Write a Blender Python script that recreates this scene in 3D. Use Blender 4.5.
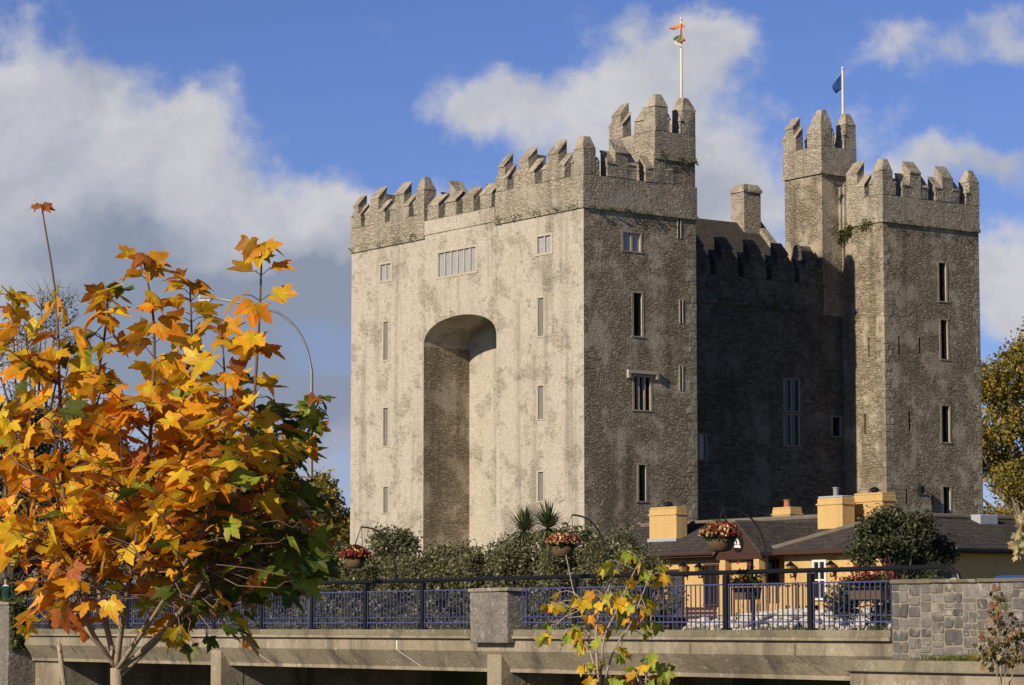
import bpy, bmesh, math, random
import numpy as np
from mathutils import Vector, Matrix, Quaternion
R = math.radians
rnd = random.Random(7)
NPR = np.random.RandomState(11)
for o in list(bpy.data.objects): bpy.data.objects.remove(o)
scene = bpy.context.scene
COL = scene.collection

# ------------------------------------------------------------------ camera
FPX = 2800.0
PITCH = math.atan(284 / FPX)
cam_d = bpy.data.cameras.new('camera'); cam = bpy.data.objects.new('camera', cam_d); COL.objects.link(cam)
cam_d.sensor_width = 36.0; cam_d.lens = FPX / 1024 * 36.0
cam_d.clip_start = 0.1; cam_d.clip_end = 8000
cam.location = (0, 0, 0); cam.rotation_euler = (R(90) + PITCH, 0, 0)
scene.camera = cam

# ------------------------------------------------------------------ sun, sky, exposure
SUN_AZ = 45.9; SUN_EL = 26.5                     # direction the light travels in plan (degrees from +X), height of the sun
L = Vector((math.cos(R(SUN_AZ)) * math.cos(R(SUN_EL)), math.sin(R(SUN_AZ)) * math.cos(R(SUN_EL)), -math.sin(R(SUN_EL))))
sd = bpy.data.lights.new('sun', 'SUN'); sd.energy = 5.0; sd.angle = R(0.5); sd.color = (1.0, 0.875, 0.69)
sun = bpy.data.objects.new('sun', sd); COL.objects.link(sun)
sun.rotation_euler = L.to_track_quat('-Z', 'Y').to_euler()
scene.view_settings.view_transform = 'Standard'; scene.view_settings.look = 'None'
scene.view_settings.gamma = 1.0; scene.view_settings.exposure = 0.0; scene.view_settings.use_curve_mapping = False
SKY_STRENGTH = 0.05; SKY_TINT = (1.02, 1.18, 2.0)

class NT:
    """small helper round a node tree"""
    def __init__(s, tree): s.t = tree; s.n = tree.nodes; s.l = tree.links
    def put(s, sock, v):
        if isinstance(v, bpy.types.NodeSocket): s.l.new(v, sock)
        elif v is not None: sock.default_value = v
    def node(s, typ, **kw):
        n = s.n.new(typ)
        for k, v in kw.items(): setattr(n, k, v)
        return n
    def math(s, op, a, b=None, c=None, clamp=False):
        n = s.node('ShaderNodeMath', operation=op, use_clamp=clamp)
        s.put(n.inputs[0], a); s.put(n.inputs[1], b)
        if c is not None: s.put(n.inputs[2], c)
        return n.outputs[0]
    def vmath(s, op, a, b=None):
        n = s.node('ShaderNodeVectorMath', operation=op); s.put(n.inputs[0], a); s.put(n.inputs[1], b)
        return n.outputs[0]
    def noise(s, vec, scale, detail=4, rough=0.55, out='Fac', dist=0.0):
        n = s.node('ShaderNodeTexNoise'); s.put(n.inputs['Vector'], vec); n.inputs['Scale'].default_value = scale
        n.inputs['Detail'].default_value = detail; n.inputs['Roughness'].default_value = rough; n.inputs['Distortion'].default_value = dist
        return n.outputs[out]
    def ss(s, v, a, b, lo=0.0, hi=1.0):
        n = s.node('ShaderNodeMapRange', interpolation_type='SMOOTHSTEP'); s.put(n.inputs[0], v)
        n.inputs[1].default_value = a; n.inputs[2].default_value = b; n.inputs[3].default_value = lo; n.inputs[4].default_value = hi
        return n.outputs[0]
    def mix(s, f, a, b, mode='MIX'):
        n = s.node('ShaderNodeMix', data_type='RGBA', blend_type=mode); s.put(n.inputs[0], f)
        for i, v in ((6, a), (7, b)):
            if isinstance(v, tuple) and len(v) == 3: v = v + (1,)
            s.put(n.inputs[i], v)
        return n.outputs[2]

def make_world():
    w = bpy.data.worlds.new('World'); scene.world = w; w.use_nodes = True
    t = NT(w.node_tree); t.n.clear()
    out = t.node('ShaderNodeOutputWorld'); bg = t.node('ShaderNodeBackground'); t.l.new(bg.outputs[0], out.inputs[0])
    sky = t.node('ShaderNodeTexSky', sky_type='NISHITA'); sky.sun_disc = False
    sky.sun_elevation = R(SUN_EL); sky.sun_rotation = R(225); sky.air_density = 1.0; sky.dust_density = 0.2; sky.ozone_density = 2.0
    tinted = t.mix(1.0, sky.outputs[0], SKY_TINT, 'MULTIPLY')
    tcz = t.node('ShaderNodeTexCoord'); sz = t.node('ShaderNodeSeparateXYZ'); t.l.new(tcz.outputs['Generated'], sz.inputs[0])
    zf = t.ss(sz.outputs[2], 0.18, 0.55, 1.0, 0.38)            # deeper, darker blue overhead than near the horizon
    dk_ = t.node('ShaderNodeVectorMath', operation='SCALE'); t.l.new(tinted, dk_.inputs[0]); t.l.new(zf, dk_.inputs['Scale']); tinted = dk_.outputs[0]
    # clouds: sheets of cumulus fixed to directions of the sky dome
    tc = t.node('ShaderNodeTexCoord'); sep = t.node('ShaderNodeSeparateXYZ'); t.l.new(tc.outputs['Generated'], sep.inputs[0])
    y = t.math('MAXIMUM', sep.outputs[1], 0.05)
    px = t.math('DIVIDE', sep.outputs[0], y); pz = t.math('DIVIDE', sep.outputs[2], y)
    cb = t.node('ShaderNodeCombineXYZ'); t.l.new(px, cb.inputs[0]); t.l.new(pz, cb.inputs[1])
    wv = t.noise(cb.outputs[0], 22.0, 5, 0.55, 'Color')
    wv = t.vmath('SUBTRACT', wv, (0.5, 0.5, 0.5)); sc = t.node('ShaderNodeVectorMath', operation='SCALE'); t.l.new(wv, sc.inputs[0]); sc.inputs['Scale'].default_value = 0.05
    P = t.vmath('ADD', cb.outputs[0], sc.outputs[0])
    def blobs(lst):
        tot = None
        for (cx, cy, rx, ry, wgt) in lst:
            X = (cx - 512) / FPX; Z = (626.5 - cy) / FPX
            d = t.vmath('SUBTRACT', P, (X, Z, 0)); d = t.vmath('MULTIPLY', d, (FPX / rx, FPX / ry, 0))
            ln = t.node('ShaderNodeVectorMath', operation='LENGTH'); t.l.new(d, ln.inputs[0])
            g = t.ss(ln.outputs['Value'], 0.0, 1.6, wgt, 0.0)
            tot = g if tot is None else t.math('ADD', tot, g)
        return tot
    dens = blobs([(20, 110, 130, 90, .8), (120, 190, 170, 100, .9), (190, 110, 60, 45, .6), (60, 300, 220, 130, 1.0), (240, 300, 160, 110, .9),
                  (350, 210, 80, 45, .6), (310, 400, 160, 110, 1.0), (450, 230, 90, 50, .6), (470, 105, 50, 42, .7), (570, 120, 90, 60, .9), (660, 60, 75, 60, .9), (720, 25, 55, 40, .7),
                  (700, 150, 70, 70, .8), (640, 210, 120, 60, .8), (800, 225, 110, 60, .7), (940, 168, 110, 30, .75), (900, 38, 60, 28, .6), (1010, 30, 40, 30, .45), (1015, 290, 70, 50, .6), (985, 240, 60, 30, .4),
                  (900, 290, 170, 70, .5), (880, 120, 200, 90, .16), (-200, 250, 260, 200, .9), (1250, 200, 160, 90, .7), (1350, 20, 200, 60, .6), (300, -300, 350, 120, .8), (900, -420, 300, 140, .7), (-700, 100, 500, 200, .8), (1900, 150, 500, 150, .7)])
    fb = t.noise(cb.outputs[0], 26.0, 9, 0.62)
    fb2 = t.math('MULTIPLY_ADD', fb, 1.9, -0.95)
    m = t.math('ADD', dens, fb2)
    mask = t.ss(m, 0.16, 0.88)
    gaps = blobs([(335, 345, 60, 22, .8), (345, 250, 30, 16, 0.0)])
    mask = t.math('MULTIPLY', mask, t.math('SUBTRACT', 1.0, t.math('MINIMUM', gaps, 0.35)))
    dark = blobs([(60, 60, 90, 40, .35), (190, 330, 210, 90, 1.1), (320, 390, 130, 110, 1.1), (60, 240, 120, 30, .35), (330, 290, 60, 60, .5), (640, 190, 90, 50, .3), (560, 90, 60, 30, .1), (950, 175, 120, 30, .2)])
    dn = t.noise(P, 20.0, 8, 0.58)
    dk = t.math('ADD', dark, t.math('MULTIPLY_ADD', dn, 1.9, -0.85), clamp=True)
    dk = t.math('ADD', dk, t.math('MULTIPLY', t.ss(m, .75, 1.7), .28), clamp=True)          # thick middles are greyer than the thin lit rims
    ccol = t.mix(dk, (0.66, 0.66, 0.70), (0.28, 0.33, 0.44))
    cl = t.node('ShaderNodeVectorMath', operation='SCALE'); t.l.new(ccol, cl.inputs[0]); cl.inputs['Scale'].default_value = 1.0 / SKY_STRENGTH * 0.92
    col = t.mix(mask, tinted, cl.outputs[0])
    t.l.new(col, bg.inputs[0]); bg.inputs[1].default_value = SKY_STRENGTH
make_world()

# ------------------------------------------------------------------ helpers
def ray(x, y):
    a = (x - 512) / FPX; v = (342.5 - y) / FPX
    return Vector((a, math.cos(PITCH) - math.sin(PITCH) * v, math.sin(PITCH) + math.cos(PITCH) * v))
def at(x, y, Y):
    r = ray(x, y); return r * (Y / r.y)
class Frame:
    """a local frame: origin, x axis angle; turns a sight line into local coordinates on one of its planes"""
    def __init__(s, ox, oy, ang): s.o = (ox, oy); s.a = ang; s.ex = (math.cos(ang), math.sin(ang)); s.ey = (-math.sin(ang), math.cos(ang))
    def w(s, x, y, z=0): return Vector((s.o[0] + s.ex[0] * x + s.ey[0] * y, s.o[1] + s.ex[1] * x + s.ey[1] * y, z))
    def on_y(s, px, py, y):                       # plane local y = const -> (x, z)
        r = ray(px, py); ox, oy = s.o[0] + s.ey[0] * y, s.o[1] + s.ey[1] * y
        det = -r.x * s.ex[1] + s.ex[0] * r.y
        t = (-ox * s.ex[1] + s.ex[0] * oy) / det; q = (r.x * oy - r.y * ox) / det
        return q, t * r.z
    def on_x(s, px, py, x):                       # plane local x = const -> (y, z)
        r = ray(px, py); ox, oy = s.o[0] + s.ex[0] * x, s.o[1] + s.ex[1] * x
        det = -r.x * s.ey[1] + s.ey[0] * r.y
        t = (-ox * s.ey[1] + s.ey[0] * oy) / det; q = (r.x * oy - r.y * ox) / det
        return q, t * r.z
def tag(o, label=None, cat=None, group=None, kind=None):
    if label: o['label'] = label
    if cat: o['category'] = cat
    if group: o['group'] = group
    if kind: o['kind'] = kind
    return o
def empty(name, loc=(0, 0, 0), rz=0.0):
    o = bpy.data.objects.new(name, None); COL.objects.link(o); o.location = loc; o.rotation_euler = (0, 0, rz); o.empty_display_size = 0.3
    return o
def copy_tree(o, parent=None):
    c = o.copy(); COL.objects.link(c)
    if parent: c.parent = parent
    for ch in [q for q in bpy.data.objects if q.parent == o]: copy_tree(ch, c)
    return c
class MB:
    def __init__(s): s.v = []; s.f = []; s.col = []; s.smooth = False
    def add(s, vs, fs, c=None):
        k = len(s.v); s.v += [tuple(p) for p in vs]; s.f += [tuple(i + k for i in f) for f in fs]
        s.col += [c] * len(fs); return s
    def hexa(s, p, c=None):                      # 8 points: bottom 4 ccw, top 4 ccw
        return s.add(p, [(3, 2, 1, 0), (4, 5, 6, 7), (0, 1, 5, 4), (1, 2, 6, 5), (2, 3, 7, 6), (3, 0, 4, 7)], c)
    def box(s, x0, x1, y0, y1, z0, z1, c=None):
        return s.hexa([(x0, y0, z0), (x1, y0, z0), (x1, y1, z0), (x0, y1, z0), (x0, y0, z1), (x1, y0, z1), (x1, y1, z1), (x0, y1, z1)], c)
    def taper(s, x0, x1, y0, y1, z0, z1, k, c=None):
        cx, cy = (x0 + x1) / 2, (y0 + y1) / 2; f = lambda x, y: (cx + (x - cx) * k, cy + (y - cy) * k, z1)
        return s.hexa([(x0, y0, z0), (x1, y0, z0), (x1, y1, z0), (x0, y1, z0), f(x0, y0), f(x1, y0), f(x1, y1), f(x0, y1)], c)
    def prism(s, poly, d0, d1, f3):              # polygon of (a, b) swept from d0 to d1; f3(a, b, d) -> xyz
        n = len(poly); vs = [f3(a, b, d0) for a, b in poly] + [f3(a, b, d1) for a, b in poly]
        fs = [tuple(range(n - 1, -1, -1)), tuple(range(n, 2 * n))] + [(i, (i + 1) % n, n + (i + 1) % n, n + i) for i in range(n)]
        return s.add(vs, fs)
    def tube(s, pts, rad, n=6, c=None, cap=True):
        pts = [Vector(p) for p in pts]; k = len(pts)
        if not isinstance(rad, (list, tuple)): rad = [rad] * k
        rings = []; up = Vector((0.31, 0.17, 0.93))
        for i, p in enumerate(pts):
            d = (pts[min(i + 1, k - 1)] - pts[max(i - 1, 0)]).normalized()
            a = d.cross(up)
            if a.length < 0.05: a = d.cross(Vector((1, 0, 0)))
            a.normalize(); b = d.cross(a)
            rings.append([p + (a * math.cos(2 * math.pi * j / n) + b * math.sin(2 * math.pi * j / n)) * rad[i] for j in range(n)])
        vs = [q for r in rings for q in r]
        fs = [(i * n + j, i * n + (j + 1) % n, (i + 1) * n + (j + 1) % n, (i + 1) * n + j) for i in range(k - 1) for j in range(n)]
        if cap: fs += [tuple(range(n - 1, -1, -1)), tuple(range((k - 1) * n, k * n))]
        return s.add(vs, fs, c)
    def lathe(s, prof, cx, cy, n=16, c=None):
        vs = [(cx + r * math.cos(2 * math.pi * j / n), cy + r * math.sin(2 * math.pi * j / n), z) for r, z in prof for j in range(n)]
        fs = [(i * n + j, i * n + (j + 1) % n, (i + 1) * n + (j + 1) % n, (i + 1) * n + j) for i in range(len(prof) - 1) for j in range(n)]
        fs += [tuple(range(n - 1, -1, -1)), tuple(range((len(prof) - 1) * n, len(prof) * n))]
        return s.add(vs, fs, c)
    def jitter(s, a):
        r = random.Random(len(s.v) * 13 + int(abs(s.v[0][0]) * 997 + abs(s.v[0][1]) * 733)); m = {}
        for i, p in enumerate(s.v):
            k = (round(p[0], 3), round(p[1], 3), round(p[2], 3))
            if k not in m: m[k] = tuple(q + r.uniform(-a, a) for q in p)
            s.v[i] = m[k]
        return s
    def mesh(s, name):
        me = bpy.data.meshes.new(name); me.from_pydata(s.v, [], s.f)
        bm = bmesh.new(); bm.from_mesh(me); bmesh.ops.recalc_face_normals(bm, faces=bm.faces); bm.to_mesh(me); bm.free()
        return me
    def build(s, name, mat, parent=None, bevel=0, smooth=False):
        me = s.mesh(name); o = bpy.data.objects.new(name, me); COL.objects.link(o)
        if mat: me.materials.append(mat)
        if parent: o.parent = parent
        if bevel:
            b = o.modifiers.new('bevel', 'BEVEL'); b.width = bevel; b.segments = 2; b.limit_method = 'ANGLE'
        if smooth:
            for p in me.polygons: p.use_smooth = True
        return o
def cut(o, cutter_mb):
    """recess openings: boolean the boxes out of o, baked into its mesh"""
    if not cutter_mb.v: return
    me = cutter_mb.mesh('cutter'); c = bpy.data.objects.new('cutter', me); COL.objects.link(c)
    m = o.modifiers.new('cut', 'BOOLEAN'); m.object = c; m.operation = 'DIFFERENCE'; m.solver = 'EXACT'
    c.parent = o.parent
    bpy.context.view_layer.update()
    dg = bpy.context.evaluated_depsgraph_get(); new = bpy.data.meshes.new_from_object(o.evaluated_get(dg))
    o.modifiers.remove(m); o.data = new; bpy.data.objects.remove(c)

# ------------------------------------------------------------------ materials
def mat(name):
    m = bpy.data.materials.new(name); m.use_nodes = True; t = NT(m.node_tree)
    b = t.n['Principled BSDF']; b.inputs['Roughness'].default_value = 0.85; b.inputs['Specular IOR Level'].default_value = 0.25
    return m, t, b
def plain(name, c, rough=0.6, metal=0.0, vary=0.12, scale=6.0, spec=0.3, bump=0.0):
    m, t, b = mat(name); b.inputs['Roughness'].default_value = rough; b.inputs['Metallic'].default_value = metal; b.inputs['Specular IOR Level'].default_value = spec
    tc = t.node('ShaderNodeTexCoord'); n = t.noise(tc.outputs['Object'], scale, 5, 0.6)
    f = t.math('MULTIPLY_ADD', n, 2 * vary, 1 - vary)
    s = t.node('ShaderNodeVectorMath', operation='SCALE'); s.inputs[0].default_value = c; t.l.new(f, s.inputs['Scale'])
    t.l.new(s.outputs[0], b.inputs['Base Color'])
    if bump:
        bp = t.node('ShaderNodeBump'); bp.inputs['Strength'].default_value = bump; bp.inputs['Distance'].default_value = 0.02
        t.l.new(t.noise(tc.outputs['Object'], scale * 4, 5, 0.6), bp.inputs['Height']); t.l.new(bp.outputs[0], b.inputs['Normal'])
    return m
def rag_c(t, O): return t.noise(t.vmath('MULTIPLY', O, (1.0, 1.0, .85)), 6.0, 8, 0.75)
def masonry(name, dark, light, mortar, cell=(0.42, 0.42, 0.22), mort_w=0.06, stain=0.5, render=0.0, rend_col=(.5, .45, .37), bump=0.06, bstr=1.0, streak=0.4, lichen=0.0, fine=0.5, contrast=1.0, wob_=.35, edge=.5, pits=0.0, rag_w=1.9, joint=.45, rows=0.0):
    """random rubble stonework: cells for stones, joints, patches of old lime render, rain streaks, lichen"""
    m, t, b = mat(name); tc = t.node('ShaderNodeTexCoord'); O = tc.outputs['Object']
    wob = t.vmath('SUBTRACT', t.noise(O, 1.7, 3, 0.5, 'Color'), (0.5, 0.5, 0.5)); ws = t.node('ShaderNodeVectorMath', operation='SCALE'); t.l.new(wob, ws.inputs[0]); ws.inputs['Scale'].default_value = wob_
    V = t.vmath('ADD', O, ws.outputs[0]); V = t.vmath('MULTIPLY', V, tuple(1 / c for c in cell))
    vo = t.node('ShaderNodeTexVoronoi', feature='F1'); t.l.new(V, vo.inputs['Vector']); vo.inputs['Scale'].default_value = 1.0
    ve = t.node('ShaderNodeTexVoronoi', feature='DISTANCE_TO_EDGE'); t.l.new(V, ve.inputs['Vector']); ve.inputs['Scale'].default_value = 1.0
    sc = t.node('ShaderNodeSeparateColor'); t.l.new(vo.outputs['Color'], sc.inputs[0])
    fn = t.noise(O, 14.0, 6, 0.65); mid = t.noise(O, 3.0, 5, 0.6); big = t.noise(O, 0.35, 6, 0.6)
    c = t.mix(t.math('ADD', t.math('MULTIPLY', sc.outputs[0], contrast * 0.75), t.math('MULTIPLY_ADD', fn, fine, -fine / 2 + 0.12), clamp=True), dark, light)
    jm = t.ss(ve.outputs['Distance'], mort_w * 0.4, mort_w * 1.5, 1.0, 0.0)
    c = t.mix(t.math('MULTIPLY', jm, joint), c, mortar)
    c = t.mix(t.math('MULTIPLY', t.ss(rag_c(t, O), .52, .32), min(.85, edge * 1.6)), c, tuple(q * .45 for q in dark))        # open joints and lost stones
    hgt = t.math('ADD', t.math('MULTIPLY', t.ss(ve.outputs['Distance'], 0.0, 0.22), edge), t.math('MULTIPLY', fn, 0.8))
    rag = t.noise(t.vmath('MULTIPLY', O, (1.0, 1.0, .85)), 6.0, 8, 0.75)
    hgt = t.math('ADD', hgt, t.math('MULTIPLY', rag, rag_w))
    hgt = t.math('ADD', hgt, t.math('MULTIPLY', sc.outputs[1], 0.5))
    if render > 0:
        rn = t.math('ADD', t.noise(O, 0.55, 7, 0.62), t.math('MULTIPLY_ADD', fn, 0.35, -0.17))
        rm = t.ss(rn, 0.56 - 0.25 * render, 0.66 - 0.25 * render)
        rc = t.mix(t.math('MULTIPLY_ADD', mid, 1.6, -0.3, clamp=True), tuple(q * 0.72 for q in rend_col), rend_col)
        c = t.mix(t.math('MULTIPLY', rm, 0.85), c, rc)
        hr = t.math('MULTIPLY_ADD', t.noise(O, 9.0, 6, 0.65), 1.1, 0.75)
        mx = t.node('ShaderNodeMix'); t.l.new(t.math('MULTIPLY', rm, 0.8), mx.inputs[0]); t.l.new(hgt, mx.inputs[2]); t.l.new(hr, mx.inputs[3]); hgt = mx.outputs[0]
    if pits:
        pn = t.noise(t.vmath('MULTIPLY', O, (1, 1, .75)), 5.0, 4, .6); c = t.mix(t.math('MULTIPLY', t.ss(pn, .57, .68), pits), c, (.30, .225, .15))
        pb_ = t.noise(O, 1.1, 6, .65); c = t.mix(t.math('MULTIPLY', t.ss(pb_, .48, .72), pits * .45), c, (.44, .355, .25))
    if streak:
        st = t.noise(t.vmath('MULTIPLY', O, (1.1, 1.1, 0.07)), 1.0, 5, 0.6)
        c = t.mix(t.math('MULTIPLY', t.ss(st, 0.47, 0.72), streak), c, (0.10, 0.09, 0.075), 'MIX')
    if stain:
        c = t.mix(t.math('MULTIPLY', t.ss(big, 0.45, 0.75), stain), c, tuple(q * 0.55 for q in dark))
    if lichen:
        ln = t.noise(O, 5.0, 6, 0.7); c = t.mix(t.math('MULTIPLY', t.ss(ln, 0.58, 0.68), lichen), c, (0.55, 0.52, 0.44))
    if rows:
        zz = t.node('ShaderNodeSeparateXYZ'); t.l.new(O, zz.inputs[0]); rw = t.math('MODULO', t.math('ADD', zz.outputs[2], t.math('MULTIPLY', mid, .02)), rows)
        c = t.mix(t.math('MULTIPLY', t.ss(rw, rows * .22, 0.0), .65), c, tuple(q * .35 for q in dark)); hgt = t.math('ADD', hgt, t.math('MULTIPLY', rw, -2.5 / rows * .3))
    t.l.new(c, b.inputs['Base Color']); b.inputs['Roughness'].default_value = 0.95; b.inputs['Specular IOR Level'].default_value = 0.1
    bp = t.node('ShaderNodeBump'); bp.inputs['Strength'].default_value = bstr; bp.inputs['Distance'].default_value = bump
    t.l.new(hgt, bp.inputs['Height']); t.l.new(bp.outputs[0], b.inputs['Normal'])
    return m
M = {}
M['rubble'] = masonry('rubble_stone', (.33, .27, .185), (.70, .585, .43), (.27, .22, .15), cell=(.34, .34, .13), render=.30, rend_col=(.58, .495, .38), bump=.12, streak=.5, stain=.5, lichen=.45, mort_w=.08, fine=.9, edge=.6, rag_w=1.35, joint=.55, contrast=.65, wob_=.28)
M['shaded_rubble'] = masonry('shaded_rubble_stone', (.085, .078, .07), (.25, .23, .205), (.09, .08, .07), cell=(.34, .34, .13), render=.2, rend_col=(.20, .19, .17), bump=.10, streak=.5, stain=.5, lichen=.25, fine=.8, edge=.6, rag_w=1.3, joint=.5, wob_=.28)  # darker copy of the rubble: the near tower's shadow put into the colour
M['limed'] = masonry('limed_stone', (.50, .435, .34), (.66, .59, .485), (.58, .515, .42), cell=(.34, .34, .14), render=.70, rend_col=(.64, .58, .485), bump=.10, streak=.42, stain=.2, lichen=.35, fine=1.0, mort_w=.05, pits=.7, edge=.22, wob_=.25)
M['battlement'] = masonry('battlement_stone', (.40, .345, .26), (.66, .575, .455), (.36, .305, .225), cell=(.32, .32, .14), render=.2, bump=.09, streak=.45, stain=.45, lichen=.5, fine=.9, edge=.5, rag_w=1.3, joint=.45, contrast=.7, wob_=.28)
M['coping'] = masonry('coping_stone', (.27, .23, .175), (.55, .48, .38), (.35, .3, .24), cell=(.6, .6, .6), mort_w=.01, bump=.04, streak=.3, stain=.4, lichen=.9)
M['dressed'] = plain('dressed_stone', (.46, .40, .31), .9, vary=.3, scale=3, bump=.4)
M['shaded_dressed'] = plain('shaded_dressed_stone', (.20, .185, .165), .9, vary=.3, scale=3, bump=.4)  # dressed stone with the recessed wall's shade painted into its colour
M['worn_dressed'] = plain('worn_dressed_stone', (.40, .34, .255), .9, vary=.5, scale=2.5, bump=.6)
M['glass_dark'] = plain('dark_glass', (.015, .017, .02), .2, vary=.4, spec=.5)
M['lattice'] = None
M['slit'] = plain('slit_darkness', (.012, .011, .01), .9)
M['slate'] = masonry('roof_slate', (.055, .05, .048), (.12, .105, .095), (.05, .04, .035), cell=(.22, .22, .09), mort_w=.04, bump=.012, streak=.3, stain=.4, wob_=.03, contrast=.8, rows=.125)
M['palepane'] = plain('pale_leaded_pane', (.20, .19, .175), .5, vary=.35, scale=5, spec=.4)
def lattice():
    m, t, b = mat('leaded_glass'); tc = t.node('ShaderNodeTexCoord'); sp = t.node('ShaderNodeSeparateXYZ'); t.l.new(tc.outputs['Object'], sp.inputs[0])
    h = t.math('ADD', sp.outputs[0], sp.outputs[1])
    a = t.math('PINGPONG', t.math('ADD', h, sp.outputs[2]), 0.09); c = t.math('PINGPONG', t.math('SUBTRACT', h, sp.outputs[2]), 0.09)
    l = t.math('LESS_THAN', t.math('MINIMUM', a, c), 0.012)
    n = t.noise(tc.outputs['Object'], 4.0, 3)
    g = t.mix(n, (.30, .32, .33), (.52, .53, .53))
    t.l.new(t.mix(l, g, (.12, .12, .12)), b.inputs['Base Color']); b.inputs['Roughness'].default_value = 0.35; b.inputs['Specular IOR Level'].default_value = .5
    return m
M['lattice'] = lattice()
M['concrete'] = masonry('bridge_concrete', (.25, .205, .14), (.50, .43, .315), (.4, .34, .26), cell=(1.3, 1.3, 1.3), mort_w=.001, bump=.015, streak=.9, stain=.6, lichen=.5, contrast=.5, fine=1.1, edge=.12)
M['concrete_edge'] = masonry('kerb_concrete', (.15, .13, .085), (.34, .295, .21), (.25, .22, .15), cell=(1.6, 1.6, 1.6), mort_w=.01, bump=.025, streak=.5, stain=.6, lichen=.4, edge=.2)
M['white_joint'] = plain('white_sealant', (.66, .63, .56), .7)
M['wallstone'] = masonry('river_wall_stone', (.16, .145, .13), (.36, .325, .28), (.44, .38, .29), cell=(.46, .46, .29), mort_w=.05, bump=.05, streak=.3, stain=.35, lichen=.45, wob_=.14, fine=.9)
M['pillarstone'] = masonry('pillar_stone', (.20, .175, .15), (.35, .315, .27), (.27, .24, .20), cell=(.22, .22, .15), mort_w=.012, bump=.02, streak=.4, stain=.5, lichen=.7, wob_=.15, fine=1.3, contrast=.5)
M['whitestone'] = masonry('white_rubble', (.45, .41, .34), (.82, .78, .70), (.16, .14, .11), cell=(.34, .34, .26), mort_w=.07, bump=.09, streak=.1, stain=.2)
M['blue'] = plain('blue_paint', (.065, .075, .18), .5, vary=.3, scale=8)
M['black'] = plain('black_paint', (.012, .012, .014), .4, vary=.3)
M['iron'] = plain('galvanised_steel', (.30, .30, .29), .5, metal=.4, vary=.2)
M['yellow'] = masonry('yellow_limewash', (.58, .38, .15), (.74, .51, .23), (.6, .4, .17), cell=(1.5, 1.5, 1.5), mort_w=.001, bump=.015, streak=.22, stain=.0, lichen=.12, contrast=.4, fine=.8, edge=0)
M['brown'] = plain('brown_timber', (.065, .032, .02), .6, vary=.25, scale=5)
M['door'] = plain('dark_door_paint', (.07, .065, .08), .5, vary=.2)
M['whitepaint'] = plain('white_paint', (.75, .73, .68), .6)
M['tar'] = plain('wet_tarmac', (.055, .052, .048), .9, vary=.3, scale=2)
M['lead'] = plain('lead_flashing', (.38, .40, .43), .5, vary=.2)
M['clay'] = plain('red_clay_pot', (.42, .15, .08), .8)
M['moss_green'] = plain('moss', (.09, .12, .02), .95, vary=.5, scale=12, bump=.8)
M['grass'] = plain('grass_blades', (.10, .15, .025), .8, vary=.4)
M['ground'] = plain('earth_and_grass', (.085, .10, .035), .95, vary=.5, scale=.4, bump=.6)
M['carblue'] = plain('blue_car_paint', (.03, .07, .28), .25, vary=.05, spec=.6)
M['rubber'] = plain('black_rubber', (.02, .02, .02), .85)
M['bark'] = plain('grey_bark', (.16, .13, .10), .95, vary=.4, scale=9, bump=.8)
M['youngbark'] = plain('pale_young_bark', (.42, .33, .24), .8, vary=.35, scale=22, bump=.5)
M['redtwig'] = plain('reddish_twig', (.22, .10, .075), .7, vary=.3, scale=20)
M['coco'] = plain('brown_coco_liner', (.12, .08, .04), .95, vary=.4, scale=20, bump=.6)
def leafmat(name, trans=0.35, rough=0.5, spec=.3, vein=0.0):
    m, t, b = mat(name); at_ = t.node('ShaderNodeAttribute'); at_.attribute_name = 'leaf_colour'
    tc = t.node('ShaderNodeTexCoord'); c = at_.outputs['Color']
    n = t.noise(tc.outputs['Object'], 30.0 if vein else 3.0, 4, .6)
    f = t.math('MULTIPLY_ADD', n, .7, .65)
    s = t.node('ShaderNodeVectorMath', operation='SCALE'); t.l.new(c, s.inputs[0]); t.l.new(f, s.inputs['Scale'])
    t.l.new(s.outputs[0], b.inputs['Base Color']); b.inputs['Roughness'].default_value = rough; b.inputs['Specular IOR Level'].default_value = spec
    tr = t.node('ShaderNodeBsdfTranslucent'); t.l.new(s.outputs[0], tr.inputs[0])
    mx = t.node('ShaderNodeMixShader'); mx.inputs[0].default_value = trans
    t.l.new(b.outputs[0], mx.inputs[1]); t.l.new(tr.outputs[0], mx.inputs[2]); t.l.new(mx.outputs[0], t.n['Material Output'].inputs[0])
    return m
M['leaf'] = leafmat('foliage_leaf'); M['mapleleaf'] = leafmat('maple_leaf', .42, .45, .35, 1.0); M['petal'] = leafmat('petal', .25, .7)
def water():
    m, t, b = mat('river_water'); b.inputs['Base Color'].default_value = (.03, .035, .02, 1); b.inputs['Roughness'].default_value = .08; b.inputs['Specular IOR Level'].default_value = .5
    tc = t.node('ShaderNodeTexCoord'); bp = t.node('ShaderNodeBump'); bp.inputs['Strength'].default_value = .3; bp.inputs['Distance'].default_value = .1
    t.l.new(t.noise(t.vmath('MULTIPLY', tc.outputs['Object'], (1, .4, 1)), 1.5, 4), bp.inputs['Height']); t.l.new(bp.outputs[0], b.inputs['Normal']); return m
M['water'] = water()
M['mortar'] = plain('pale_lime_mortar', (.27, .235, .18), .95, vary=.35, scale=5, bump=.8)
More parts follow.
